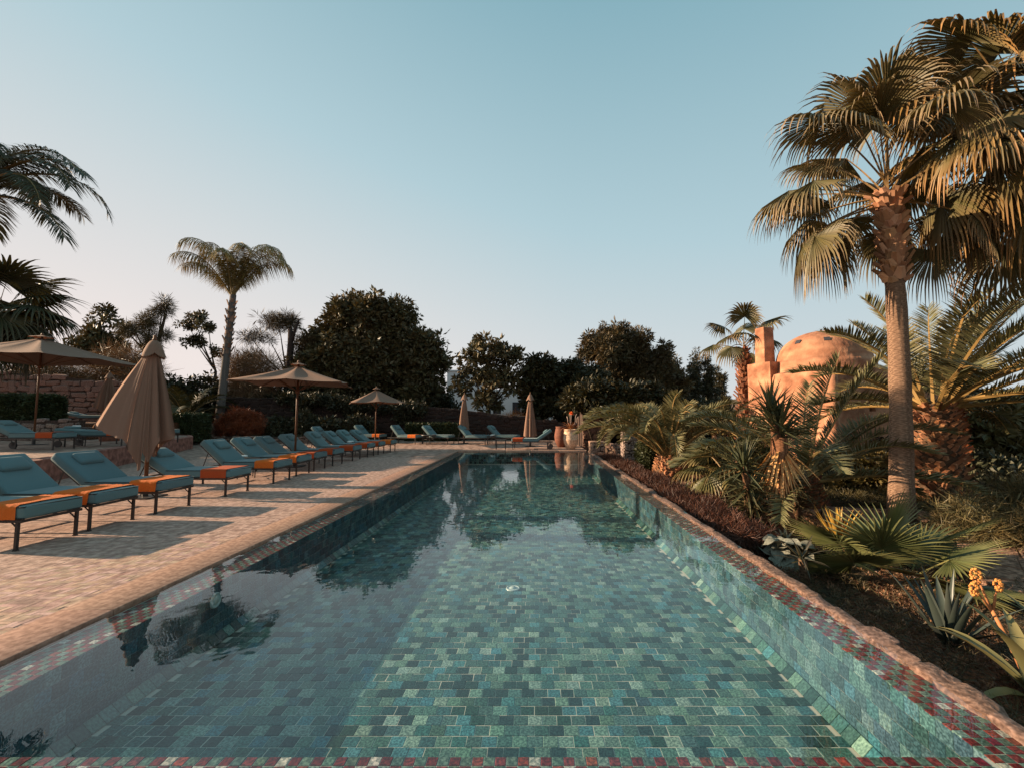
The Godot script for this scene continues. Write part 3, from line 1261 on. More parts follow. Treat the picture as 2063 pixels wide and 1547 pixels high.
func checker_tone(i: int, j: int) -> Color:
	var r := rng.randf()
	if (i + j) % 2 == 0:
		return cj(Color(0.19, 0.03, 0.03) if r < 0.86 else Color(0.30, 0.06, 0.035), 0.25)
	if r < 0.12:
		return cj(Color(0.55, 0.52, 0.43), 0.15)
	if r < 0.2:
		return cj(Color(0.22, 0.33, 0.27), 0.2)
	return cj(Color(0.115, 0.19, 0.145), 0.25)


func build_pool() -> void:
	var pool := Node3D.new()
	pool.name = "pool"
	add_child(pool)
	pool.set_meta("kind", "structure")
	var sh := MB.new()
	var th := 0.25
	var zc := (POOL_F + POOL_B) * 0.5
	var zl := POOL_F - POOL_B
	var xc := (POOL_L + POOL_R) * 0.5
	sh.box(Vector3(xc, FLOOR_Y - 0.003 - 0.1, zc), Vector3(POOL_R - POOL_L + 0.5, 0.2, zl + 0.5))
	sh.box(Vector3((POOL_L - 3.47) * 0.5 - 0.0025, (LEDGE_Y - 0.003 + FLOOR_Y) * 0.5, (POOL_B - 0.0) * 0.5 - 0.3), Vector3(POOL_L + 3.47 - 0.005, LEDGE_Y - FLOOR_Y - 0.003, -POOL_B - 0.6))
	sh.box(Vector3((POOL_R + 2.6) * 0.5 + 0.0025, (LEDGE_Y - 0.003 + FLOOR_Y) * 0.5, (POOL_B - 0.0) * 0.5 - 0.3), Vector3(2.6 - POOL_R - 0.005, LEDGE_Y - FLOOR_Y - 0.003, -POOL_B - 0.6))
	sh.box(Vector3(xc, (FLOOR_Y - 0.02) * 0.5 - 0.03, POOL_B - 0.12), Vector3(POOL_R - POOL_L, -FLOOR_Y - 0.04, 0.22))
	sh.box(Vector3(xc, (LEDGE_Y - 0.003 + FLOOR_Y) * 0.5, POOL_F + 0.45 + 0.006), Vector3(POOL_R - POOL_L, LEDGE_Y - FLOOR_Y - 0.003, 0.9))
	obj("shell", sh.mesh(), M.grout, pool)
	# square tiles, laid in rows that break joint
	var xf := []
	var cols := []
	var T := 0.104
	var row := 0
	var z := POOL_F - 0.06
	while z > POOL_B + 0.05:
		var x := POOL_L + 0.12 + (T * 0.5 if row % 2 else 0.0) + rf(-0.006, 0.006)
		while x < POOL_R - 0.1:
			xf.append(Transform3D(Basis.from_euler(Vector3(rf(-0.012, 0.012), rf(-0.012, 0.012), rf(-0.012, 0.012))), Vector3(x, FLOOR_Y + rf(-0.002, 0.002), z)))
			cols.append(tile_tone())
			x += T
		z -= T
		row += 1
	# walls
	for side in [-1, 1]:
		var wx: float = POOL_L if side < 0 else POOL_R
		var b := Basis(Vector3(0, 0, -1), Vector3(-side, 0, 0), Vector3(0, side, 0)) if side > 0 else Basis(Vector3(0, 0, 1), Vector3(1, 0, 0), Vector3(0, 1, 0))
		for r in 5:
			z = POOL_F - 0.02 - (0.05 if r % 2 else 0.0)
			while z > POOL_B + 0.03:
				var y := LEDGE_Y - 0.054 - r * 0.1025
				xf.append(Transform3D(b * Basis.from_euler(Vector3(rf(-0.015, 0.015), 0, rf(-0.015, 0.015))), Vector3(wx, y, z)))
				cols.append(cm(tile_tone() * Color(0.8, 0.9, 1.05), Color(0.085, 0.14, 0.18), 0.45))  # reflected sky and weaker sun painted into the wall tiles as darker blue-grey
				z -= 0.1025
		# the row set on the slant where wall meets floor
		z = POOL_F - 0.06
		while z > POOL_B + 0.05:
			var up := Vector3(-side, 1, 0).normalized()
			var al := Vector3(0, 0, 1)
			xf.append(Transform3D(Basis(up.cross(al), up, al), Vector3(wx - side * 0.045, FLOOR_Y + 0.045, z)))
			cols.append(tile_tone())
			z -= T
	for r in 5:
		var x := POOL_L + 0.05
		while x < POOL_R:
			xf.append(Transform3D(Basis(Vector3(1, 0, 0), Vector3(0, 0, 1), Vector3(0, -1, 0)), Vector3(x, LEDGE_Y - 0.05 - r * T, POOL_B)))
			cols.append(tile_tone())
			x += T
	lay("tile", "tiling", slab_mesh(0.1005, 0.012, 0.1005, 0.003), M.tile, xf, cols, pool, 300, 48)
	# the small chequered tiles of the ledge that the water just covers
	xf = []
	cols = []
	var C := 0.0545
	var nz := int((-POOL_B - 1.65) / C)
	for j in nz:
		for i in 6:
			xf.append(Transform3D(Basis.from_euler(Vector3(rf(-0.02, 0.02), rf(-0.02, 0.02), rf(-0.02, 0.02))), Vector3(POOL_L - C * (i + 0.5), LEDGE_Y + rf(-0.001, 0.001), -1.68 - C * j)))
			cols.append(checker_tone(i, j))
		for i in 5:
			xf.append(Transform3D(Basis.from_euler(Vector3(rf(-0.02, 0.02), rf(-0.02, 0.02), rf(-0.02, 0.02))), Vector3(POOL_R + C * (i + 0.5), LEDGE_Y + rf(-0.001, 0.001), -1.68 - C * j)))
			cols.append(checker_tone(i, j))
	var nx := int((POOL_R - POOL_L) / C)
	for i in nx:
		for j in 10:
			xf.append(Transform3D(Basis.from_euler(Vector3(rf(-0.02, 0.02), rf(-0.02, 0.02), rf(-0.02, 0.02))), Vector3(POOL_L + C * (i + 0.5), LEDGE_Y + rf(-0.001, 0.001), POOL_F + C * (j + 0.5))))
			cols.append(checker_tone(i, j))
	lay("chequer_tile", "chequer_tiling", slab_mesh(0.0515, 0.01, 0.0515, 0.002), M.tile, xf, cols, pool, 300, 48)
	# rough flat stones along the right edge
	z = -1.7
	while z > POOL_B:
		var l := rf(0.14, 0.4)
		var w := rf(0.09, 0.17)
		var c := cj(cm(Color(0.31, 0.175, 0.125), Color(0.27, 0.17, 0.135), rng.randf()), 0.12)
		var key := "edge_%d" % (rng.randi() % 5)
		if not M.has(key):
			var m: StandardMaterial3D = M.stone.duplicate()
			m.albedo_color = sq(c)
			M[key] = m
		var o := obj("edge_stone", stone_mesh[rng.randi() % 6], M[key], pool)
		o.transform = Transform3D(Basis.from_euler(Vector3(rf(-0.03, 0.03), rf(-0.05, 0.05), rf(-0.03, 0.03))) * Basis.from_scale(Vector3(w * 1.08, 0.09, l)), Vector3(2.45 + w * 0.5, -0.052 + rf(-0.006, 0.006), z - l * 0.5))
		z -= l * 0.965
	# coping slabs along the left and the far end
	z = -1.2
	var tones := []
	for k in 5:
		var m: StandardMaterial3D = M.coping.duplicate()
		var f := rf(0.92, 1.05)
		m.albedo_color = sq(Color(0.41 * f, 0.235 * f * rf(0.97, 1.03), 0.165 * f))
		tones.append(m)
	while z > POOL_B - 0.45:
		var l := rf(1.1, 1.5)
		var cb := MB.new()
		cb.rbox(Vector3(-3.695, -0.0305, z - l * 0.5), Vector3(0.43, 0.07, l - 0.003), 0.006)
		obj("coping_slab", cb.mesh(true), tones[rng.randi() % 5], pool)
		z -= l
	var x := -3.47
	while x < 2.1:
		var l := rf(0.9, 1.3)
		l = minf(l, 2.45 - x)
		var cb := MB.new()
		cb.rbox(Vector3(x + l * 0.5, -0.022, POOL_B - 0.18), Vector3(l - 0.004, 0.11, 0.5), 0.045)
		obj("coping_slab", cb.mesh(true), tones[rng.randi() % 5], pool)
		x += l
	# drain and lamps
	var g := g_ring(0.085)
	var o2 := thing("pool_drain", "round white drain cover on the tiled pool floor", "drain cover", Vector3(-0.27, FLOOR_Y + 0.002, -5.75))
	obj("cover", g, M.lens, o2)
	var lb := MB.new()
	lb.lathe([Vector2(0.0, 0.022), Vector2(0.035, 0.02), Vector2(0.04, 0.012)], 20)
	obj("knob", lb.mesh(true), M.lens, o2)
	var o3 := thing("pool_light", "round pale unlit lamp set in the left pool wall", "pool light", Vector3(POOL_L + 0.004, -0.2, -4.42))
	o3.rotation.z = -PI / 2
	obj("lens", g_ring(0.07), M.lens, o3)
	# the water
	var w := MB.new()
	w.q4(Vector3(-3.49, WATER_Y, -1.3), Vector3(2.47, WATER_Y, -1.3), Vector3(2.47, WATER_Y, POOL_B - 0.02), Vector3(-3.49, WATER_Y, POOL_B - 0.02))
	var wo := struct("water", w.mesh(), M.water)
	wo.set_meta("label", "calm clear water of the long tiled pool")


func g_ring(r: float) -> ArrayMesh:
	var mb := MB.new()
	mb.lathe([Vector2(r + 0.004, 0.0), Vector2(r, 0.012), Vector2(r * 0.85, 0.014), Vector2(r * 0.8, 0.008), Vector2(r * 0.55, 0.01), Vector2(r * 0.5, 0.014), Vector2(0, 0.012)], 28)
	return mb.mesh(true)


func terrace_edge(z: float) -> float:
	return -8.2 - (-3.0 - z) * 0.4667


func build_deck() -> void:
	# slab under the bricks
	var poly := PackedVector2Array([Vector2(-40, 2.0), Vector2(-3.91, 2.0), Vector2(-3.91, -20.43), Vector2(2.45, -20.43), Vector2(2.45, -24.5), Vector2(1.5, -29.5), Vector2(-40, -29.5)])
	var deck := struct("deck", prism(poly, -1.0, -0.003).mesh(), M.mortar, "herringbone terrace of small pinkish bricks beside the pool")
	var far := MB.new()
	far = prism(PackedVector2Array([Vector2(-24, -17.2), Vector2(-3.91, -17.2), Vector2(-3.91, -20.43), Vector2(2.45, -20.43), Vector2(2.45, -24.5), Vector2(1.5, -29.4), Vector2(-24, -29.4)]), -0.02, -0.002)
	obj("far_paving", far.mesh(), M.paving, deck)
	var U := 0.052
	var xf := []
	var cols := []
	var rb := Basis.from_euler(Vector3(0, PI / 2, 0))
	for s in range(-80, 81):
		for k in range(-400, 401):
			for o in 2:
				var gx: float = k + s * 3.0 + (1.5 if o == 0 else 3.5)
				var gy: float = k - s * 3.0 + (0.5 if o == 0 else -0.5)
				var X := -9.0 + gx * U
				var Z := -9.0 - gy * U
				if X > -3.925 or Z > -2.2 or Z < -17.15 or X < terrace_edge(Z) + 0.05 or X < -1.25 * -Z - 0.6 or X < -12.5:
					continue
				xf.append(Transform3D((Basis.IDENTITY if o == 0 else rb) * Basis.from_euler(Vector3(rf(-0.02, 0.02), rf(-0.015, 0.015), rf(-0.008, 0.008))), Vector3(X, rf(-0.0012, 0.0012), Z)))
				var c := cm(Color(0.55, 0.355, 0.28), Color(0.505, 0.32, 0.25), rng.randf())
				if rng.randf() < 0.05:
					c = Color(0.40, 0.25, 0.19)
				cols.append(cj(c, 0.06))
	lay("brick", "brickwork", slab_mesh(0.1535, 0.014, 0.0495, 0.0015), M.brick, xf, cols, deck, 300, 20)
	# upper terrace with its pink wall
	var ed := [Vector2(-7.9, 2.0), Vector2(-8.2, -3.0), Vector2(-10.53, -8.0), Vector2(-12.87, -13.0), Vector2(-15.2, -18.0), Vector2(-17.0, -21.8), Vector2(-18.4, -23.5), Vector2(-20.5, -24.6)]
	var tp := PackedVector2Array(ed)
	tp.append(Vector2(-20.5, -29.5))
	tp.append(Vector2(-48, -29.5))
	tp.append(Vector2(-48, 2.0))
	var ter := struct("upper_terrace", prism(tp, -0.5, 0.57).mesh(), M.paving, "raised paved terrace behind the pink retaining wall")
	var wl := thing("retaining_wall", "low pink plastered retaining wall of the raised terrace", "wall")
	for i in ed.size() - 1:
		var wb := MB.new()
		var a: Vector2 = ed[i]
		var b: Vector2 = ed[i + 1]
		var d := (b - a).normalized()
		var nn := Vector2(d.y, -d.x) * -1.0
		if nn.x < 0:
			nn = -nn
		var a2 := a + nn * 0.06
		var b2 := b + nn * 0.06
		var i1 := a - nn * 0.14
		var i2 := b - nn * 0.14
		var q := func(p: Vector2, y: float): return Vector3(p.x, y, p.y)
		wb.q4(q.call(a2, -0.1), q.call(b2, -0.1), q.call(b2, 0.575), q.call(a2, 0.575))
		wb.q4(q.call(a2, 0.575), q.call(b2, 0.575), q.call(i2, 0.605), q.call(i1, 0.605))
		wb.q4(q.call(i1, 0.605), q.call(i2, 0.605), q.call(i2, 0.4), q.call(i1, 0.4))
		obj("plaster", wb.mesh(), M.stucco_pink, wl)


# ---------------------------------------------------------------- land
func land(x: float, z: float) -> float:
	var h := -0.5 + 0.05 * sin(x * 1.7 + z) * sin(z * 1.3 - x * 0.6)
	if x < 2.5:
		h = -1.4
	if z < -24.0:
		var back := clampf((-24.0 - z) / 6.0, 0.0, 1.0)
		h = lerpf(h, 0.15 + clampf((-x - 8.0) / 20.0, 0.0, 1.0) * 0.8 if x < 3.0 else -0.4, back)
	if x < -20.0 and z < -24.0:
		h = lerpf(h, 1.0, clampf((-20.0 - x) / 6.0, 0.0, 1.0))
	if z < -40.0 and x > -10.0:
		h = lerpf(h, -0.6, clampf((-40.0 - z) / 10.0, 0.0, 1.0))
	if x > 13.0:
		h -= clampf((x - 13.0) / 10.0, 0.0, 1.0) * 0.5
	if z > -1.0 and x > 2.5:
		h = -0.5
	return h


func build_land() -> void:
	var mb := MB.new()
	var xs := []
	var zs := []
	for v in [-400, -200, -120, -80, -60]:
		xs.append(float(v))
	var x := -48.0
	while x < 30.0:
		xs.append(x)
		x += 1.0 if x < 2.0 or x > 14.0 else 0.4
	for v in [32, 45, 70, 120, 200, 400]:
		xs.append(float(v))
	var zz := 12.0
	while zz > -50.0:
		zs.append(zz)
		zz -= 0.8
	for v in [-52, -70, -100, -160, -260, -420]:
		zs.append(float(v))
	var rows := []
	for z in zs:
		var row := []
		for q in xs:
			row.append(Vector3(q, land(q, z), z))
		rows.append(row)
	mb.grid(rows)
	struct("ground", mb.mesh(true), M.ground, "earthy garden ground round the pool")
	# reddish bed beside the pool
	var bed := []
	for i in 40:
		var z := -1.0 - i * 0.5
		var row := []
		for k in 14:
			var q := 2.55 + k * 0.42
			row.append(Vector3(q, -0.485 + 0.035 * sin(q * 3.1 + z * 2.3) + 0.02 * sin(q * 7.0 - z * 5.0) + (0.0 if k < 13 else -0.15), z))
		bed.append(row)
	var bb := MB.new()
	bb.grid(bed)
	struct("garden_bed", bb.mesh(true), M.soil, "reddish earth bed between pool and path")
	# path
	var c := Curve3D.new()
	for p in [Vector3(3.9, 0, -19.0), Vector3(4.35, 0, -14.5), Vector3(4.9, 0, -11.6), Vector3(6.3, 0, -9.55), Vector3(7.9, 0, -9.1), Vector3(8.15, 0, -8.0), Vector3(6.9, 0, -6.5), Vector3(6.05, 0, -5.4), Vector3(5.7, 0, -3.5)]:
		c.add_point(p)
	for i in range(1, c.point_count - 1):
		var d: Vector3 = (c.get_point_position(i + 1) - c.get_point_position(i - 1)) * 0.2
		c.set_point_in(i, -d)
		c.set_point_out(i, d)
	var path := Node3D.new()
	path.name = "garden_path"
	add_child(path)
	path.set_meta("kind", "structure")
	path.set_meta("label", "winding flagstone path through the garden")
	var L := c.get_baked_length()
	var s := 0.0
	while s < L - 0.3:
		var l := rf(0.5, 0.8)
		var p := c.sample_baked(s)
		var q := c.sample_baked(minf(s + l - 0.02, L))
		var d := (q - p).normalized()
		var sd := d.cross(UP)
		var w := 0.0
		var cuts := [-0.55, rf(-0.15, 0.15), 0.55]
		for k in 2:
			var pb := MB.new()
			var a0: float = cuts[k] + 0.008
			var a1: float = cuts[k + 1] - 0.008
			var y := -0.42 + rf(-0.006, 0.006)
			var o := [p + sd * (a0 + rf(-0.04, 0.0)), p + sd * (a1 + rf(0, 0.0)), q + sd * (a1 + rf(0, 0.0)), q + sd * (a0 + rf(-0.04, 0.0))]
			var cen: Vector3 = (o[0] + o[1] + o[2] + o[3]) * 0.25
			var top := []
			var bot := []
			for e in o:
				top.append(Vector3(lerpf(e.x, cen.x, 0.03), y, lerpf(e.z, cen.z, 0.03)))
				bot.append(Vector3(e.x, y - 0.12, e.z))
			pb.q4(top[0], top[1], top[2], top[3])
			for e in 4:
				var f := (e + 1) % 4
				pb.q4(bot[e], bot[f], top[f], top[e])
			obj("flagstone", pb.mesh(), M.path, path)
		s += l
	# far hills
	var hb := MB.new()
	var hr := []
	for i in 2:
		var row := []
		for k in 50:
			var a := lerpf(-1.2, 1.5, k / 49.0)
			var r := 330.0 - i * 40.0
			row.append(Vector3(sin(a) * r, (11.0 + 3.0 * sin(k * 0.9) + 2.0 * sin(k * 2.3)) if i == 0 else -2.0, -cos(a) * r))
		hr.append(row)
	hr.reverse()
	hb.grid(hr)
	struct("hills", hb.mesh(true), M.hill, "low far hills on the horizon")


# ---------------------------------------------------------------- buildings
func csg_box(parent: Node, size: Vector3, at: Vector3, op := CSGShape3D.OPERATION_UNION, m: Material = null) -> CSGBox3D:
	var b := CSGBox3D.new()
	b.size = size
	b.operation = op
	b.material = m
	parent.add_child(b)
	b.position = at
	b.name = "solid"
	return b


func csg_arch(parent: Node, w: float, h: float, depth: float, at: Vector3) -> void:
	# an arched opening; at = middle of its sill on the wall face, cutting towards -z
	var p := CSGPolygon3D.new()
	var pts := PackedVector2Array([Vector2(-w * 0.5, 0), Vector2(w * 0.5, 0)])
	for i in 11:
		var a := PI * i / 10.0
		pts.append(Vector2(cos(a) * w * 0.5, h - w * 0.5 + sin(a) * w * 0.5))
	p.polygon = pts
	p.depth = depth + 0.3
	p.operation = CSGShape3D.OPERATION_SUBTRACTION
	p.material = M.stucco
	parent.add_child(p)
	p.name = "opening"
	p.position = at + Vector3(0, 0, 0.3)


func build_house() -> void:
	var t := thing("domed_house", "orange plastered garden house with a dome and square chimney", "house", Vector3(10.2, 0, -15.0), deg_to_rad(15))
	var c := CSGCombiner3D.new()
	c.name = "wall"
	t.add_child(c)
	var body := CSGPolygon3D.new()
	body.polygon = PackedVector2Array([Vector2(-0.12, -1.2), Vector2(7.2, -1.2), Vector2(7.1, 3.15), Vector2(7.0, 3.3), Vector2(0.28, 3.3), Vector2(0.1, 3.24), Vector2(0.04, 3.1)])
	body.depth = 3.8
	body.material = M.stucco
	c.add_child(body)
	body.name = "solid"
	csg_box(c, Vector3(2.1, 4.95, 1.25), Vector3(1.02, 1.305, -3.2), CSGShape3D.OPERATION_UNION, M.stucco)
	csg_box(c, Vector3(0.3, 0.62, 1.0), Vector3(1.86, 2.07, 0), CSGShape3D.OPERATION_SUBTRACTION, M.stucco)
	csg_arch(c, 0.32, 1.15, 0.5, Vector3(1.1, -0.6, 0.0))
	csg_arch(c, 1.6, 1.45, 0.09, Vector3(2.15, -0.75, 0.0))
	csg_arch(c, 0.36, 0.95, 0.5, Vector3(2.75, -0.3, -0.05))
	csg_arch(c, 0.6, 1.2, 0.6, Vector3(4.2, -0.7, 0.0))
	# the corner, softly rounded
	var eb := MB.new()
	eb.tube([Vector3(0.1, -1.2, -0.1), Vector3(0.2, 3.1, -0.12)], [0.26, 0.2], 14)
	obj("corner_pier", eb.mesh(true), M.stucco, t)
	var db := MB.new()
	var prof := [Vector2(1.78, 3.2), Vector2(1.76, 3.62), Vector2(1.70, 3.76)]
	for i in 13:
		var a := PI * 0.5 * i / 12.0
		prof.append(Vector2(cos(a) * 1.66, 3.76 + sin(a) * 1.24))
	db.lathe(prof, 40)
	for i in db.v.size():
		db.v[i] += Vector3(2.05, 0, -2.05)
	var dome := obj("dome", db.mesh(true), M.stucco, t)
	for a in [-0.72, -0.02, 0.68, 1.4, -1.45]:
		var kb := MB.new()
		var el := 0.62
		var n := Vector3(sin(a) * cos(el), sin(el), cos(a) * cos(el))
		var p := Vector3(2.05 + sin(a) * cos(el) * 1.66, 3.76 + sin(el) * 1.24, -2.05 + cos(a) * cos(el) * 1.66)
		var s := Vector3(cos(a), 0, -sin(a))
		kb.box(p, Vector3(0.2, 0.17, 0.05), Basis(s, n.cross(s), n), Color.WHITE)
		obj("skylight", kb.mesh(), M.dark_glass, dome)
	var fb := MB.new()
	fb.tube([Vector3(2.05, 4.98, -2.05), Vector3(2.05, 5.08, -2.05)], [0.05, 0.03], 8)
	obj("finial", fb.mesh(true), M.dark_gap, dome)
	var chb := MB.new()
	chb.rbox(Vector3(0.42, 4.5, -3.3), Vector3(0.56, 1.6, 0.56), 0.05)
	for i in chb.v.size():
		var k := 1.0 - (chb.v[i].y - 3.7) * 0.06
		chb.v[i] = Vector3(0.42 + (chb.v[i].x - 0.42) * k, chb.v[i].y, -3.3 + (chb.v[i].z + 3.3) * k)
	obj("chimney", chb.mesh(true), M.stucco, t)
	var rb := MB.new()
	rb.box(Vector3(3.2, -0.58, 0.35), Vector3(6.4, 0.12, 0.7))
	obj("step", rb.mesh(), M.path, t)

	# pale house far behind the trees
	var w := thing("pale_house", "pale plastered house glimpsed between the trunks behind the pool", "house", Vector3(-5.2, -0.6, -52.0))
	var wb := MB.new()
	wb.box(Vector3(-2.6, 3.6, 0), Vector3(4.0, 7.2, 6.0))
	wb.box(Vector3(3.3, 2.6, -0.6), Vector3(8.2, 5.2, 6.0))
	wb.box(Vector3(-2.6, 7.25, 0), Vector3(4.2, 0.15, 6.2))
	obj("wall", wb.mesh(), M.white_wall, w)
	for k in 3:
		var wn := MB.new()
		wn.box(Vector3(1.0 + k * 2.2, 3.1, 2.42), Vector3(0.9, 1.3, 0.06))
		obj("window", wn.mesh(), M.dark_glass, w)
	# stone pool house at the far right end
	var h := thing("stone_pool_house", "rough stone pool house with a dark doorway beyond the pool", "building", Vector3(3.1, -0.35, -24.2))
	stone_wall(h, Vector3(-0.4, 0, 0), Vector3(1.0, 0, 0), 2.5, 2.5, 0.4, 0.2, 0.4, Color(0.30, 0.155, 0.10), Color(0.24, 0.13, 0.09), 40)
	stone_wall(h, Vector3(2.1, 0, 0), Vector3(3.4, 0, 0), 2.5, 2.5, 0.4, 0.2, 0.4, Color(0.30, 0.155, 0.10), Color(0.24, 0.13, 0.09), 40)
	var hb := MB.new()
	hb.box(Vector3(1.5, 2.35, -0.2), Vector3(1.1, 0.5, 0.38))
	hb.box(Vector3(1.5, 2.68, -1.5), Vector3(4.2, 0.16, 3.4))
	hb.box(Vector3(-0.3, 1.25, -1.6), Vector3(0.2, 2.5, 2.4))
	hb.box(Vector3(3.3, 1.25, -1.6), Vector3(0.2, 2.5, 2.4))
	hb.box(Vector3(1.5, 1.25, -2.9), Vector3(3.8, 2.5, 0.2))
	obj("roof", hb.mesh(), M.stone_core, h)
	var fr := MB.new()
	fr.box(Vector3(1.05, 1.05, 0.02), Vector3(0.09, 2.1, 0.12))
	fr.box(Vector3(2.05, 1.05, 0.02), Vector3(0.09, 2.1, 0.12))
	fr.box(Vector3(1.55, 2.06, 0.02), Vector3(0.91, 0.08, 0.12))
	obj("door_frame", fr.mesh(), M.wood, h)


func build_walls() -> void:
	# rubble wall with painted tree shade behind the loungers; top falls to the right
	var t := thing("stone_garden_wall", "long rubble wall darkened with painted tree shade across the back of the terrace", "wall", Vector3(0, 0.0, -29.5))
	stone_wall(t, Vector3(-21.0, 0, 0), Vector3(-6.0, 0, 0), 2.9, 2.15, 0.45, 0.24, 0.5, Color(0.06, 0.03, 0.022), Color(0.045, 0.026, 0.02), 170)
	stone_wall(t, Vector3(-6.0, 0, 0), Vector3(3.0, 0, 0), 2.15, 1.0, 0.45, 0.24, 0.5, Color(0.06, 0.03, 0.022), Color(0.045, 0.026, 0.02), 120)
	# light wall up on the left
	var a := thing("stone_retaining_wall", "tall light wall of flat pinkish stones behind the upper terrace", "wall", Vector3(0, 1.0, -27.0))
	stone_wall(a, Vector3(-37.0, 0, 0), Vector3(-24.3, 0, -0.6), 3.65, 2.55, 0.5, 0.30, 0.62, Color(0.40, 0.215, 0.16), Color(0.33, 0.185, 0.145), 290)
	# planter wall on the terrace
	var b := thing("low_stone_planter_wall", "low whitish stone wall edging the hedge bed on the terrace", "wall", Vector3(0, 0.55, -18.6))
	stone_wall(b, Vector3(-34.0, 0, 0), Vector3(-19.4, 0, 0), 0.86, 0.86, 0.35, 0.2, 0.42, Color(0.42, 0.29, 0.23), Color(0.34, 0.24, 0.2), 60)
	var soil := MB.new()
	soil.box(Vector3(-26.9, 0.35, -3.5), Vector3(14.9, 0.7, 6.2))
	obj("soil", soil.mesh(), M.soil, b)
	# second terrace up the steps
	var st := prism(PackedVector2Array([Vector2(-19.6, -21.0), Vector2(-19.6, -29.4), Vector2(-48, -29.4), Vector2(-48, -25.0), Vector2(-26, -25.0), Vector2(-23.2, -21.0)]), 0.3, 1.12)
	struct("top_terrace", st.mesh(), M.paving, "small higher terrace in front of the light stone wall")
	# low wall behind the right row of loungers, holding the shrub bed
	var c := thing("low_bed_wall", "low stone kerb wall holding the shrub bed behind the loungers", "wall", Vector3(0, 0, -25.8))
	stone_wall(c, Vector3(-19.6, 0, 0), Vector3(-10.4, 0, 0), 0.38, 0.34, 0.35, 0.16, 0.4, Color(0.34, 0.22, 0.17), Color(0.26, 0.16, 0.12), 70)
	var s2 := MB.new()
	s2.box(Vector3(-15.0, 0.14, -1.95), Vector3(9.2, 0.28, 3.2))
	obj("soil", s2.mesh(), M.ground, c)
	# rough stone blocks and walls at the far right corner of the pool
	var lc := Color(0.50, 0.33, 0.245)
	var ld := Color(0.40, 0.25, 0.19)
	var e := thing("stone_end_block", "sunlit rough stone block ending the far pool coping", "stone block", Vector3(2.5, -0.5, -19.95))
	for f in [[Vector3(0, 0, 0.5), Vector3(0.62, 0, 0.5)], [Vector3(0, 0, 0), Vector3(0, 0, 0.5)], [Vector3(0.62, 0, 0.5), Vector3(0.62, 0, 0)]]:
		stone_wall(e, f[0], f[1], 0.92, 0.92, 0.2, 0.15, 0.26, lc, ld, 40)
	var eb := MB.new()
	eb.rbox(Vector3(0.31, 0.93, 0.24), Vector3(0.7, 0.1, 0.58), 0.04)
	obj("cap_stone", eb.mesh(true), M.path, e)
	var g := thing("curved_stone_wall", "low curved dry stone wall stepping down from the far end of the pool", "wall", Vector3(3.1, -0.55, -20.2))
	var pts := [Vector3(0, 0, 0), Vector3(0.6, 0, 0.25), Vector3(1.05, 0, 0.8), Vector3(1.2, 0, 1.5)]
	for i in 3:
		stone_wall(g, pts[i], pts[i + 1], 0.98 - i * 0.12, 0.86 - i * 0.12, 0.35, 0.13, 0.28, lc, ld, 45)
	var p := thing("stone_pillar", "square pillar of pale stacked stones beside the garden path", "pillar", Vector3(3.95, -0.5, -18.3))
	for f in [[Vector3(-0.27, 0, 0.27), Vector3(0.27, 0, 0.27)], [Vector3(-0.27, 0, -0.27), Vector3(-0.27, 0, 0.27)], [Vector3(0.27, 0, 0.27), Vector3(0.27, 0, -0.27)]]:
		stone_wall(p, f[0], f[1], 1.5, 1.5, 0.25, 0.115, 0.24, Color(0.52, 0.40, 0.34), Color(0.4, 0.28, 0.22), 70)
	var pp := thing("broken_stone_pillar", "ivy covered stone pillar right of the pale pillar", "pillar", Vector3(5.45, -0.5, -19.6))
	for f in [[Vector3(-0.25, 0, 0.25), Vector3(0.25, 0, 0.25)], [Vector3(-0.25, 0, -0.25), Vector3(-0.25, 0, 0.25)]]:
		stone_wall(pp, f[0], f[1], 1.6, 1.6, 0.2, 0.115, 0.24, Color(0.46, 0.34, 0.28), Color(0.36, 0.25, 0.2), 50)


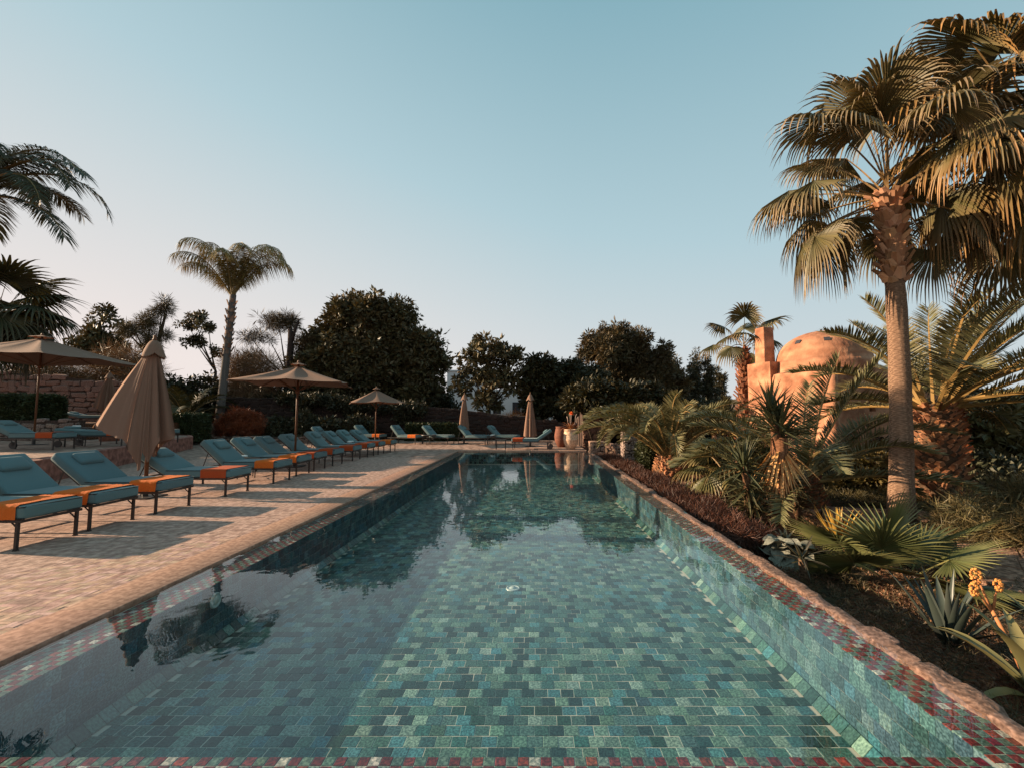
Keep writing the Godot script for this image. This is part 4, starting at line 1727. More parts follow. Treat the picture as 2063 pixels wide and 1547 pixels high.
func build_pots() -> void:
	var t := thing("terracotta_jar", "big pale clay jar with a banded belly on the far coping", "jar", Vector3(1.78, 0.0, -21.3))
	var mb := MB.new()
	mb.lathe([Vector2(0.0, 0.0), Vector2(0.18, 0.0), Vector2(0.24, 0.08), Vector2(0.335, 0.3), Vector2(0.362, 0.46), Vector2(0.366, 0.475), Vector2(0.36, 0.49), Vector2(0.355, 0.6), Vector2(0.325, 0.8), Vector2(0.30, 0.9), Vector2(0.325, 0.93), Vector2(0.33, 0.955), Vector2(0.3, 0.965), Vector2(0.27, 0.93), Vector2(0.0, 0.88)], 36)
	obj("body", mb.mesh(true), M.clay, t)
	var p := rosette("potted_aloe", "orange tinged aloe with drooping leaves in the big clay jar", "plant", Vector3(1.78, 0.92, -21.3), 34, 0.62, 0.07, -0.1, 1.3, 2.3, Color(0.30, 0.13, 0.05), Color(0.36, 0.12, 0.04), "", 0.05)
	for k in 5:
		var sb := MB.new()
		var a := k * 1.3 + 0.4
		var hgt := 0.55 + 0.12 * (k % 3)
		var pt := []
		for i in 9:
			var f := i / 8.0
			pt.append(Vector3(cos(a) * 0.5 * f + cos(a) * 0.1 * sin(f * 5.0), 0.1 + hgt * f, sin(a) * 0.3 * f))
		if k == 2:
			pt = [Vector3(0, 0.1, 0), Vector3(0.02, 0.5, 0), Vector3(0.03, 0.78, 0.02)]
		sb.tube(pt, [0.016, 0.015, 0.014, 0.014, 0.013, 0.013, 0.016, 0.02, 0.022].slice(0, pt.size()), 6, Color(0.36, 0.25, 0.2))
		obj("flower_stalk", sb.mesh(true), M.boot, p)
	var fl := MB.new()
	for k in 40:
		var d := Vector3(rf(-1, 1), rf(-0.3, 1), rf(-1, 1)).normalized()
		fl.bar(Vector3(0.03, 0.78, 0.02), Vector3(0.03, 0.80, 0.02) + d * 0.11, 0.02, 0.02, Color(0.75, 0.13, 0.02))
	obj("flower", fl.mesh(), M.boot, p)
	var j := thing("clay_jar", "darker rounded clay jar half hidden behind the pale jar", "jar", Vector3(1.42, 0.0, -22.8))
	var jb := MB.new()
	jb.lathe([Vector2(0.0, 0.0), Vector2(0.2, 0.0), Vector2(0.34, 0.3), Vector2(0.37, 0.55), Vector2(0.32, 0.85), Vector2(0.28, 1.0), Vector2(0.31, 1.05), Vector2(0.26, 1.06), Vector2(0.0, 0.98)], 28)
	obj("body", jb.mesh(true), M.red_clay, j)
	# planter with a small agave on the terrace
	var q := thing("clay_planter", "square brown clay planter on the upper terrace", "planter", Vector3(-17.6, 0.57, -18.2), 0.2)
	var qb := MB.new()
	qb.lathe([Vector2(0.0, 0.0), Vector2(0.36, 0.0), Vector2(0.5, 0.62), Vector2(0.53, 0.64), Vector2(0.53, 0.7), Vector2(0.46, 0.7), Vector2(0.44, 0.62), Vector2(0, 0.6)], 4)
	obj("body", qb.mesh(), M.red_clay, q)
	rosette("potted_agave", "small green agave growing in the brown clay planter", "plant", Vector3(-17.6, 1.2, -18.2), 26, 0.5, 0.06, -0.1, 1.4, 0.9, Color(0.10, 0.085, 0.03), Color(0.2, 0.13, 0.05), "", 0.1)
	# stacked clay bowl on the curved wall
	var b := thing("clay_bowl", "wide low clay bowl on the path edge under the curved stone wall", "bowl", Vector3(3.6, -0.48, -17.9))
	var bb := MB.new()
	bb.lathe([Vector2(0.0, 0.0), Vector2(0.2, 0.0), Vector2(0.42, 0.16), Vector2(0.45, 0.2), Vector2(0.4, 0.2), Vector2(0.18, 0.06), Vector2(0, 0.05)], 28)
	obj("body", bb.mesh(true), M.red_clay, b)


# ---------------------------------------------------------------- the long hard list
func bl(list: Array, dz := 0.5) -> Array:
	var out := []
	for q in list:
		out.append([Vector3(q[0], q[1], rf(-dz, dz)), Vector3(q[2], q[3], maxf(q[2], q[3]) * 0.85)])
	return out


func hedge(label: String, at: Vector3, size: Vector3, turn := 0.0, ca := Color(0.035, 0.045, 0.016), cb := Color(0.07, 0.075, 0.025)) -> void:
	var t := thing("clipped_hedge", label, "hedge", at, turn)
	var mb := MB.new()
	mb.rbox(Vector3(0, size.y * 0.5, 0), size * 0.9, 0.08, Color(0.02, 0.022, 0.01), Basis.IDENTITY, 0.0, 2)
	obj("stems", mb.mesh(true), M.bark, t)
	var pts := []
	var n := int((size.x * size.z + 2.0 * size.x * size.y + 2.0 * size.z * size.y) * 130.0)
	for k in n:
		var p := Vector3(rf(-0.5, 0.5), rf(0, 1), rf(-0.5, 0.5))
		var f := rng.randi() % 5
		if f < 2:
			p.y = 1.0
		elif f == 2:
			p.z = 0.5
		elif f == 3:
			p.x = -0.5 if rng.randf() < 0.5 else 0.5
		else:
			p.z = -0.5 if rng.randf() < 0.3 else 0.5
		pts.append(Vector3(p.x * size.x + rf(-0.04, 0.04), p.y * size.y + rf(-0.05, 0.05), p.z * size.z + rf(-0.04, 0.04)))
	scatter("foliage", clump_small, pts, 0.16, 0.3, ca, cb, t)


var clump_broad: ArrayMesh
var clump_magnolia: ArrayMesh
var clump_needle: ArrayMesh
var clump_small: ArrayMesh
var clump_dry: ArrayMesh
var clump_cypress: ArrayMesh


func build_trees() -> void:
	clump_broad = clump_mesh(26, 0.34, 0.085)
	clump_magnolia = clump_mesh(11, 0.5, 0.11, 0.4, 0.6)
	clump_needle = clump_mesh(40, 0.5, 0.016, 0.2, 0.8)
	clump_small = clump_mesh(26, 0.42, 0.1, 0.3)
	clump_cypress = clump_mesh(34, 0.36, 0.05, 0.3, 0.7)
	clump_dry = clump_mesh(22, 0.9, 0.012, 0.2, 0.7)
	var dk := Color(0.05, 0.044, 0.019)
	var md := Color(0.15, 0.11, 0.048)
	var bk := "trees behind the garden wall"
	tree("broadleaf_tree", "largest rounded dark green tree behind the open parasols", Vector3(-13.13, 0.3, -35.0), bl([[-1.83, 9.24, 2.31, 2.31], [-4.18, 7.21, 2.23, 2.07], [1.21, 8.75, 2.39, 2.15], [3.76, 5.91, 2.07, 2.39], [-4.27, 4.19, 2.07, 2.39], [-0.31, 5.39, 3.18, 3.18], [4.21, 3.11, 1.83, 1.99], [-2.02, 2.59, 2.19, 1.67], [1.75, 2.59, 2.39, 1.67]], 1.5), 0.3, 2.2, clump_broad, 5200, 0.75, 1.25, dk, md, {"shell": 0.35, "sprigs": 6})
	tree("broadleaf_tree", "open crowned tree with large leathery leaves behind the closed parasols", Vector3(-3.2, 0.2, -31.0), bl([[-0.03, 5.99, 1.59, 1.06], [-1.55, 5.27, 0.99, 0.99], [1.64, 5.49, 0.99, 0.99], [0.16, 4.06, 1.76, 0.92], [-1.89, 3.71, 0.7, 0.99], [2.0, 3.71, 0.92, 1.06], [-0.01, 2.44, 1.27, 0.85]], 0.5), 0.16, 1.9, clump_magnolia, 560, 0.6, 0.95, dk, md, {"shell": 0.4, "sprigs": 4})
	tree("broadleaf_tree", "low dense dark tree filling the gap behind the clay jar", Vector3(2.68, 0.2, -32.0), bl([[-2.1, 4.4, 1.45, 1.38], [-0.34, 4.22, 1.64, 1.53], [-2.35, 2.22, 1.45, 1.24], [0.01, 2.22, 1.82, 1.53], [1.47, 3.12, 1.64, 1.64], [2.55, 1.67, 1.64, 1.31]], 0.8), 0.2, 1.4, clump_broad, 2600, 0.6, 1.0, Color(0.026, 0.026, 0.01), Color(0.06, 0.048, 0.018), {"sprigs": 5})
	tree("cypress_tree", "broad brownish conifer with upswept tufts right of the low dark tree", Vector3(8.36, 0.0, -38.0), bl([[-1.87, 7.15, 1.94, 1.81], [0.29, 6.41, 2.07, 1.81], [2.23, 5.27, 1.9, 1.64], [-0.82, 4.53, 2.59, 1.73], [3.29, 4.23, 1.3, 1.47], [-1.37, 8.7, 0.6, 1.04], [-2.82, 8.17, 0.47, 0.95], [0.88, 7.73, 0.6, 1.04], [-2.24, 8.92, 0.43, 0.69]], 1.2), 0.3, 2.6, clump_cypress, 2600, 0.8, 1.3, Color(0.065, 0.048, 0.02), Color(0.15, 0.098, 0.042), {"cat": "conifer", "sprigs": 9, "tall": 1.9, "core": 0.8})
	var spec := [[12.2, -40, 7.3, 0.95], [13.3, -41, 6.9, 0.9], [14.2, -39, 6.3, 0.9], [15.3, -41, 7.6, 1.0], [16.6, -41, 7.0, 0.95], [18.3, -43, 6.2, 1.0]]
	var where := ["leftmost", "second from the left", "third from the left", "tallest", "fifth from the left", "rightmost"]
	for k in spec.size():
		var q: Array = spec[k]
		var L := []
		for i in 7:
			var f := i / 6.0
			L.append([rf(-0.2, 0.2), lerpf(1.2, q[2], f), q[3] * (1.15 - f) + 0.12, 0.75])
		tree("casuarina_tree", "%s of the slim feathery conifers left of the chimney" % where[k], Vector3(q[0], -0.4, q[1]), bl(L, 0.2), 0.14, 1.0, clump_cypress, 420, 0.6, 0.95, Color(0.045, 0.04, 0.02), Color(0.10, 0.078, 0.038), {"cat": "conifer", "group": "slim conifers left of the chimney"})
	# thin, half bare trees on the left
	tree("wispy_tree", "sparse tree with small leaf tufts beside the left palms", Vector3(-35.5, 0.8, -36.0), bl([[-0.84, 9.6, 0.74, 0.37], [-0.14, 8.55, 0.65, 0.33], [0.83, 8.34, 0.33, 0.57], [-1.22, 8.05, 0.74, 0.33], [-2.03, 8.89, 0.49, 0.25], [1.37, 7.63, 0.49, 0.29], [-0.61, 6.46, 2.05, 1.47]], 0.3), 0.14, 4.0, clump_small, 300, 0.6, 1.0, dk, md, {"bark": Color(0.07, 0.05, 0.04)})
	tree("wispy_tree", "gnarled thin tree rising behind the large closed parasol", Vector3(-29.2, 0.8, -33.0), bl([[-0.27, 7.98, 0.67, 0.38], [0.36, 8.75, 0.49, 0.53], [0.93, 9.45, 0.3, 0.34], [0.7, 9.1, 0.3, 0.34], [-1.3, 7.37, 0.75, 0.3], [1.0, 6.98, 0.53, 0.3], [-2.04, 7.14, 0.6, 0.26], [-0.17, 6.37, 0.6, 0.75]], 0.3), 0.22, 5.0, clump_needle, 240, 0.7, 1.1, Color(0.05, 0.036, 0.016), md, {"bark": Color(0.09, 0.055, 0.035)})
	tree("wispy_tree", "flat tiered sparse tree left of the grey trunked palm", Vector3(-26.4, 0.8, -36.0), bl([[-1.68, 8.97, 0.82, 0.33], [-2.8, 8.34, 0.74, 0.2], [-0.8, 8.05, 0.74, 0.37], [-1.64, 6.88, 0.82, 0.41], [-0.2, 6.21, 0.65, 0.49]], 0.3), 0.13, 4.5, clump_small, 110, 0.45, 0.75, dk, md, {"bark": Color(0.07, 0.05, 0.04)})
	tree("wispy_tree", "feathery sparse tree right of the grey trunked palm", Vector3(-19.3, 0.6, -34.0), bl([[-0.81, 8.32, 1.39, 0.7], [-1.69, 7.05, 0.85, 0.46], [-3.18, 7.13, 0.62, 0.54], [0.29, 8.32, 0.54, 0.54], [-2.79, 5.48, 0.77, 0.62], [1.15, 6.34, 0.77, 1.16]], 0.3), 0.14, 4.0, clump_needle, 260, 0.8, 1.2, Color(0.055, 0.036, 0.016), Color(0.11, 0.07, 0.03), {"bark": Color(0.09, 0.05, 0.03)})
	tree("broadleaf_tree", "wide shade tree at the far left beyond the raised terrace", Vector3(-40.0, 0.8, -19.5), bl([[0, 5.9, 3.2, 2.2], [1.6, 5.0, 2.4, 1.8], [-1.6, 5.2, 2.6, 1.9], [0.2, 6.9, 2.2, 1.3]], 2.5), 0.3, 2.6, clump_broad, 2600, 0.9, 1.4, dk, md, {"sprigs": 4})
	var dt := thing("dead_tree", "bare broken trunk with a forked top beside the big tree", "tree", Vector3(-18.7, 0.5, -33.0))
	var db := MB.new()
	db.tube([Vector3(-0.2, 0, 0), Vector3(-0.05, 3, 0), Vector3(0.1, 6.5, 0), Vector3(0.05, 7.7, 0)], [0.28, 0.24, 0.2, 0.17], 8, Color(0.08, 0.05, 0.04))
	db.tube([Vector3(0.05, 6.3, 0), Vector3(0.35, 7.4, 0), Vector3(0.7, 8.5, 0)], [0.15, 0.12, 0.06], 7, Color(0.08, 0.05, 0.04))
	obj("trunk", db.mesh(true), M.bark, dt)
	# dark scrub in a band behind the walls
	var scr := [[-33.0, -31.5, 2.6, 2.4], [-27.5, -32.0, 2.2, 2.0], [-24.0, -31.5, 2.6, 2.3], [-21.0, -33.0, 2.2, 2.2], [-17.5, -33.0, 2.0, 2.0], [-7.0, -33.5, 1.2, 1.4], [5.5, -33.0, 2.2, 1.7], [9.5, -30.0, 2.2, 1.8], [13.5, -33.0, 2.4, 1.8], [18.5, -30.0, 2.6, 1.8], [23.0, -27.0, 3.0, 2.0], [26.0, -22.0, 3.0, 1.8]]
	var wh := ["behind the far left parasol", "behind the large closed parasol", "left of the grey trunked palm", "right of the grey trunked palm", "below the feathery sparse tree", "under the right edge of the big tree", "right of the clay jar", "behind the stone pool house", "behind the nearest date palm", "behind the orange house", "right of the orange house", "at the right edge of the garden"]
	for k in scr.size():
		var q: Array = scr[k]
		shrub("dark_shrub", "dark dense shrub %s" % wh[k], Vector3(q[0], 0.3 if q[0] < 3 else -0.5, q[1]), bl([[-q[2] * 0.5, q[3] * 0.8, q[2] * 0.7, q[3] * 0.8], [q[2] * 0.5, q[3] * 0.7, q[2] * 0.7, q[3] * 0.75], [0, q[3] * 1.2, q[2] * 0.6, q[3] * 0.6]], 0.5), clump_broad, 750, 0.6, 1.0, Color(0.025, 0.024, 0.01), Color(0.06, 0.05, 0.02), {"group": "dark shrubs behind the garden"})
	shrub("overhanging_shrub", "dark foliage hanging over the roof of the stone pool house", Vector3(4.4, -0.35, -23.6), bl([[-1.0, 3.0, 1.2, 0.75], [0.6, 2.9, 1.2, 0.7], [1.8, 2.6, 1.0, 0.9], [-2.0, 2.9, 0.8, 0.7]], 0.4), clump_broad, 900, 0.55, 0.9, Color(0.03, 0.028, 0.011), Color(0.07, 0.055, 0.02), {})
	shrub("dry_reeds", "tall dry brown reeds behind the light stone wall", Vector3(-27.2, 1.0, -30.0), bl([[-1.46, 3.9, 1.02, 1.5], [0.29, 3.6, 1.02, 1.4], [-2.6, 3.3, 0.95, 1.2], [-5.0, 3.0, 1.5, 1.0], [-7.5, 3.2, 1.5, 1.0]], 0.4), clump_dry, 900, 0.7, 1.3, Color(0.15, 0.085, 0.045), Color(0.28, 0.16, 0.08), {"cat": "reeds", "shell": 0.2})
	shrub("dry_reeds", "dry brown reeds right of the grey trunked palm", Vector3(-20.2, 0.6, -32.0), bl([[-1.25, 4.2, 0.95, 1.3], [0.38, 4.2, 0.95, 1.3], [-0.4, 2.9, 1.5, 1.0]], 0.4), clump_dry, 520, 0.7, 1.2, Color(0.15, 0.085, 0.045), Color(0.27, 0.15, 0.075), {"cat": "reeds", "shell": 0.2})
	shrub("red_bush", "rounded rust red bush beside the grey palm trunk", Vector3(-18.2, 0.25, -27.2), bl([[-0.6, 0.75, 0.95, 0.7], [0.55, 0.8, 0.95, 0.75], [0, 1.15, 0.8, 0.65]], 0.2), clump_needle, 650, 0.35, 0.6, Color(0.15, 0.035, 0.012), Color(0.32, 0.075, 0.02), {"cat": "bush"})
	shrub("orange_bush", "bright orange leaved bush beyond the wall behind the tall closed parasol", Vector3(-1.0, 0.0, -32.5), bl([[-0.9, 1.2, 0.9, 0.5], [0.2, 1.4, 1.1, 0.6], [1.1, 1.2, 0.7, 0.5]], 0.2), clump_dry, 420, 0.35, 0.6, Color(0.5, 0.17, 0.03), Color(0.7, 0.28, 0.05), {"cat": "bush"})
	for q in [[-15.5, 2.6, "left of the large open parasol"], [-12.2, 2.3, "between the two open parasols"], [-8.8, 2.0, "right of the small open parasol"]]:
		shrub("wall_creeper", "dark creeper spilling over the back wall %s" % q[2], Vector3(q[0], 0.1, -29.55), bl([[-0.8, q[1], 0.9, 0.35], [0.7, q[1] - 0.1, 0.9, 0.4], [0.0, q[1] - 0.5, 0.6, 0.5]], 0.1), clump_small, 380, 0.35, 0.6, Color(0.025, 0.025, 0.011), Color(0.065, 0.052, 0.024), {"cat": "creeper", "group": "creepers on the back wall"})
	var bs := [[-16.3, 1.1, "just right of the red bush"], [-14.6, 1.5, "behind the pole of the large open parasol"], [-12.8, 1.0, "left of the small open parasol"], [-11.2, 1.2, "behind the small open parasol"]]
	for q in bs:
		shrub("bed_shrub", "dark bed shrub with pale flecks %s" % q[2], Vector3(q[0], 0.2, -27.9), bl([[0, q[1] * 0.55, 0.8, q[1] * 0.55], [0.5, q[1] * 0.35, 0.6, q[1] * 0.4], [-0.5, q[1] * 0.4, 0.6, q[1] * 0.4]], 0.2), clump_small, 320, 0.35, 0.6, Color(0.03, 0.03, 0.014), Color(0.10, 0.08, 0.04), {"group": "dark shrubs in the bed before the back wall"})
	hedge("long clipped hedge at the left edge of the raised terrace", Vector3(-28.6, 1.2, -20.3), Vector3(12.0, 1.25, 1.5))
	hedge("square clipped hedge right of the large closed parasol", Vector3(-20.0, 0.25, -24.6), Vector3(2.6, 1.35, 1.2), 0.1)
	hedge("low hedge strip behind the far row of loungers", Vector3(-6.6, 0.0, -28.6), Vector3(3.2, 1.0, 0.8))
	hedge("dark clipped hedge behind the nearest date palm", Vector3(5.6, -0.5, -16.6), Vector3(3.0, 1.0, 1.4))
	shrub("olive_shrub", "grey green bush right of the thick palm trunk", Vector3(12.6, -0.6, -12.4), bl([[-0.35, 0.55, 0.6, 0.5], [0.35, 0.4, 0.7, 0.5], [-0.8, 0.2, 0.5, 0.35], [1.2, 0.35, 0.7, 0.45]], 0.3), clump_small, 900, 0.3, 0.5, Color(0.06, 0.062, 0.035), Color(0.12, 0.115, 0.07), {})
	shrub("olive_shrub", "large sunlit bush at the right edge behind the palms", Vector3(18.0, -0.9, -17.0), bl([[-0.4, 2.1, 1.2, 0.85], [1.0, 2.4, 1.2, 0.9], [-1.3, 1.3, 0.9, 0.8], [0.8, 1.1, 1.5, 0.9], [2.4, 1.4, 1.2, 1.2], [-0.4, 0.6, 1.6, 0.6]], 0.4), clump_small, 1500, 0.45, 0.8, Color(0.07, 0.06, 0.02), Color(0.15, 0.12, 0.045), {})
	shrub("olive_shrub", "bright green bush left of the smooth palm trunk", Vector3(9.3, -0.5, -12.3), bl([[0.03, 0.6, 0.45, 0.5], [-0.35, 0.15, 0.5, 0.35], [0.5, 0.1, 0.5, 0.45]], 0.2), clump_small, 600, 0.28, 0.42, Color(0.075, 0.062, 0.018), Color(0.17, 0.12, 0.035), {})
	shrub("dark_shrub", "low dark foliage against the house wall", Vector3(8.5, -0.6, -13.4), bl([[-0.8, 0.3, 0.8, 0.45], [0.3, 0.35, 0.8, 0.5], [1.8, 0.5, 0.6, 0.6]], 0.2), clump_small, 600, 0.35, 0.55, Color(0.022, 0.022, 0.01), Color(0.05, 0.045, 0.018), {})
	shrub("climbing_vine", "dark vine climbing the arched niche of the house", Vector3(12.3, -0.4, -15.1), bl([[0, 0.5, 0.5, 0.5], [-0.35, 1.0, 0.2, 0.35], [0.4, 0.75, 0.4, 0.3]], 0.1), clump_small, 240, 0.25, 0.4, Color(0.03, 0.022, 0.012), Color(0.10, 0.05, 0.025), {"cat": "vine"})
	# foreground bank on the right
	shrub("rosemary_bank", "wide olive green bank of fine twiggy growth above the path", Vector3(8.2, -0.5, -7.3), bl([[-0.7, 0.25, 0.75, 0.42], [0.2, 0.35, 0.9, 0.5], [1.1, 0.4, 0.9, 0.6], [0.1, 0.1, 0.9, 0.35], [2.0, 0.5, 1.0, 0.6]], 0.7), clump_needle, 1900, 0.3, 0.5, Color(0.085, 0.075, 0.03), Color(0.19, 0.13, 0.055), {"cat": "bush"})
	shrub("rosemary_bank", "lower front part of the twiggy bank at the right edge", Vector3(7.6, -0.5, -6.0), bl([[-0.3, 0.15, 0.5, 0.32], [0.4, 0.2, 0.6, 0.4], [1.2, 0.25, 0.7, 0.45]], 0.4), clump_needle, 1000, 0.25, 0.42, Color(0.09, 0.075, 0.03), Color(0.24, 0.14, 0.06), {"cat": "bush"})
	shrub("orange_flower", "small orange flower head at the front of the twiggy bank", Vector3(6.75, -0.42, -6.05), [[Vector3(0, 0.2, 0), Vector3(0.05, 0.05, 0.05)]], clump_needle, 16, 0.1, 0.14, Color(0.7, 0.12, 0.02), Color(0.8, 0.2, 0.03), {"cat": "flower"})
	# dark red ground cover along the pool wall
	var gx := []
	var gc := []
	for k in 5200:
		var z := -6.6 - 12.2 * pow(rng.randf(), 0.8)
		var w := 0.95 - 0.02 * (-z - 7.0)
		var x := 2.68 + rng.randf() * w
		gx.append(Transform3D(Basis.from_euler(Vector3(rf(-0.5, 0.5), rf(0, TAUX), rf(-0.5, 0.5))).scaled(Vector3.ONE * rf(0.22, 0.36)), Vector3(x, -0.40 + rf(0, 0.28) + 0.05 * sin(z * 2.0), z)))
		gc.append(cj(cm(Color(0.045, 0.017, 0.011), Color(0.14, 0.05, 0.026), pow(rng.randf(), 1.8)), 0.2))
	var go := multi("red_ground_cover", clump_needle, M.leaf, gx, gc, null)
	tag(go, "dark red grassy ground cover along the foot of the pool wall", "ground cover")
	# low growth over the ground to the right
	gx = []
	gc = []
	for k in 5000:
		var x := rf(6.8, 16.0)
		var z := rf(-14.0, -6.2)
		if x < 8.9 and z > -10.2:
			continue
		gx.append(Transform3D(Basis.from_euler(Vector3(rf(-0.4, 0.4), rf(0, TAUX), rf(-0.4, 0.4))).scaled(Vector3.ONE * rf(0.2, 0.36)), Vector3(x, land(x, z) + rf(-0.02, 0.12), z)))
		gc.append(cj(cm(Color(0.035, 0.032, 0.013), Color(0.11, 0.085, 0.03), rng.randf()), 0.25))
	var g2 := multi("low_ground_cover", clump_needle, M.leaf, gx, gc, null)
	tag(g2, "short green ground cover round the right palms", "ground cover")
	gx = []
	gc = []
	for k in 700:
		var x := rf(2.75, 6.0)
		var z := rf(-7.0, -2.5)
		if rng.randf() < 0.5 and x > 4.0:
			continue
		gx.append(Transform3D(Basis.from_euler(Vector3(rf(-0.4, 0.4), rf(0, TAUX), rf(-0.4, 0.4))).scaled(Vector3.ONE * rf(0.08, 0.24)), Vector3(x, -0.45 + rf(-0.02, 0.04), z)))
		gc.append(cj(cm(Color(0.03, 0.027, 0.012), Color(0.10, 0.075, 0.035), rng.randf()), 0.25))
	var g5 := multi("dry_grass_tufts", clump_needle, M.leaf, gx, gc, null)
	tag(g5, "thin dark grass tufts among the plants of the near bed", "grass")
	# litter on the bed
	gx = []
	gc = []
	for k in 3200:
		var x := rf(2.7, 7.5)
		var z := rf(-10.0, -2.6)
		gx.append(Transform3D(Basis.from_euler(Vector3(rf(0, TAUX), rf(0, TAUX), rf(0, TAUX))).scaled(Vector3.ONE * rf(0.04, 0.1)), Vector3(x, -0.47 + 0.035 * sin(x * 3.1 + z * 2.3), z)))
		gc.append(cj(cm(Color(0.10, 0.05, 0.03), Color(0.32, 0.17, 0.09), rng.randf()), 0.25))
	var sx := []
	var sc := []
	for k in 420:
		var x := rf(2.7, 7.0)
		var z := rf(-10.0, -2.6)
		sx.append(Transform3D(Basis.from_euler(Vector3(rf(0, TAUX), rf(0, TAUX), rf(0, TAUX))) * Basis.from_scale(Vector3(rf(0.7, 1.5), rf(0.5, 1.0), rf(0.7, 1.5)) * 0.03 * pow(rng.randf(), 2.0) + Vector3.ONE * 0.012), Vector3(x, -0.475 + 0.035 * sin(x * 3.1 + z * 2.3), z)))
		sc.append(cj(Color(0.30, 0.19, 0.13), 0.35))
	var g4 := multi("pebbles", stone_mesh[1], M.stone, sx, sc, null)
	tag(g4, "small stones lying in the reddish bed", "pebbles")
	var g3 := multi("leaf_litter", clump_small, M.leaf, gx, gc, null)
	tag(g3, "dry leaf litter strewn over the reddish bed", "leaf litter")


func build_palms() -> void:
	var gr := Color(0.115, 0.112, 0.05)
	var gt := Color(0.20, 0.165, 0.085)
	# tall smooth fan palm on the right
	fan_palm("fan_palm", "tall fan palm with a smooth ringed trunk right of the pool", Vector3(6.95, -0.5, -8.43), 6.5, 0.205, 0.15, Vector3(0.1, 0, 0.03), 29, 1.5, 1.25, {"boot": 150, "b0": 0.72, "bsize": 0.17, "bout": 0.85, "g": 1.2, "fold": 0.5, "split": 0.5, "n": 50, "e1": 1.52, "e0": -0.55, "ep": 1.0, "bc": Color(0.60, 0.35, 0.21), "c0": Color(0.095, 0.082, 0.034), "c1": Color(0.30, 0.205, 0.115), "curve": 0.09, "dry_below": -0.5, "gaps": [[-1.1, 1.0, -1.2, 0.22]], "spread": 0.2, "tc": Color(0.40, 0.245, 0.16), "sweep": 2.2}, [[-1.75, 0.35, 1.2, 1.0], [-1.35, 0.75, 1.2, 1.0], [-1.9, -0.2, 1.1, 1.0], [-0.6, 1.25, 1.1, 0.95]])
	fan_palm("fan_palm", "near fan palm at the right frame edge with yellow banded leaves", Vector3(9.45, -0.5, -8.1), 7.4, 0.26, 0.2, Vector3(0.15, 0, 0.1), 31, 1.6, 1.4, {"boot": 110, "b0": 0.8, "bsize": 0.16, "bout": 0.7, "g": 1.2, "fold": 0.5, "split": 0.5, "n": 44, "e1": 1.5, "e0": -0.75, "bc": Color(0.58, 0.32, 0.18), "c0": Color(0.095, 0.082, 0.034), "ep": 0.8, "tc": Color(0.42, 0.19, 0.09), "sweep": 2.2, "c1": Color(0.34, 0.17, 0.055), "gaps": [[-0.5, 0.9, -1.2, 0.1]]}, [[-1.5, 0.5, 1.3, 1.1], [-1.2, 0.1, 1.3, 1.1], [-1.7, -0.35, 1.2, 1.05], [-1.4, 1.0, 1.3, 1.05], [-0.9, -0.6, 1.0, 1.1]])
	fan_palm("fan_palm", "short stout fan palm left of the orange chimney", Vector3(9.62, -0.6, -20.0), 5.3, 0.42, 0.2, Vector3(0.05, 0, 0), 11, 1.15, 1.15, {"boot": 220, "b0": 0.1, "bsize": 0.17, "bout": 0.8, "bc": Color(0.34, 0.14, 0.075), "g": 0.85, "n": 30, "e1": 1.3, "e0": 0.0, "tc": Color(0.2, 0.09, 0.05)})
	fan_palm("fan_palm", "small slim fan palm with a shaggy trunk right of the thick date palm", Vector3(11.9, -0.6, -12.2), 2.4, 0.16, 0.1, Vector3(-0.1, 0, 0), 12, 0.7, 0.75, {"boot": 120, "b0": 0.05, "bsize": 0.12, "bout": 1.3, "bc": Color(0.46, 0.17, 0.07), "g": 0.3, "n": 26, "e1": 1.4, "e0": 0.2, "c0": Color(0.06, 0.065, 0.03), "tc": Color(0.3, 0.13, 0.06)})
	fan_palm("fan_palm", "young fan palm with a short pale trunk beside the pool bed", Vector3(4.47, -0.5, -10.2), 0.62, 0.19, 0.17, Vector3(0, 0, 0), 16, 0.65, 0.8, {"boot": 70, "b0": 0.0, "bsize": 0.1, "bout": 0.5, "bc": Color(0.50, 0.27, 0.16), "g": 0.7, "n": 30, "e1": 1.3, "e0": -0.35, "c0": Color(0.09, 0.09, 0.035), "c1": Color(0.24, 0.17, 0.07)})
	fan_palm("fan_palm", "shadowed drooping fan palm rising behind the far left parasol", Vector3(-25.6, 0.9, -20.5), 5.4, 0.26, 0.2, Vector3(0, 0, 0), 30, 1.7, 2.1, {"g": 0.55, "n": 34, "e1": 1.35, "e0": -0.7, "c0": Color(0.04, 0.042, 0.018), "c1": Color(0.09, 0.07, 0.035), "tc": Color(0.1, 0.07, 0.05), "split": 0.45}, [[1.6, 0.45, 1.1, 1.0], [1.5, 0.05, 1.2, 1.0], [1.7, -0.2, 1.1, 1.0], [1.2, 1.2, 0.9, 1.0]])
	# date palms
	feather_palm("date_palm", "large date palm with a thick shaggy trunk right of the house", Vector3(9.94, -0.5, -10.8), 2.35, 0.5, 0.38, Vector3(-0.4, 0, 0.35), 44, 3.7, {"n": 86, "ll": 0.5, "w": 0.034, "vee": 0.45, "droop": 0.12, "bend": 0.75, "e1": 1.45, "e0": 0.05, "c0": gr, "c1": gt, "r": 0.05, "fwd": 0.55, "bout": 1.1, "gaps": [[-2.6, -0.7, -0.2, 1.2]], "bare": 0.2, "rc": Color(0.33, 0.2, 0.07)}, [[-1.45, 0.9, 3.1, 1.0, 1], [-1.5, 0.52, 3.5, 0.8, 1], [-1.35, 0.2, 3.2, 0.5, 1], [1.5, 1.0, 4.2, 0.5], [1.55, 0.75, 4.2, 0.5], [1.35, 0.5, 3.9, 0.4], [0.2, 1.35, 3.8, 0.4], [0.9, 1.3, 3.9, 0.5]], 260, Color(0.56, 0.28, 0.15), 0.17)
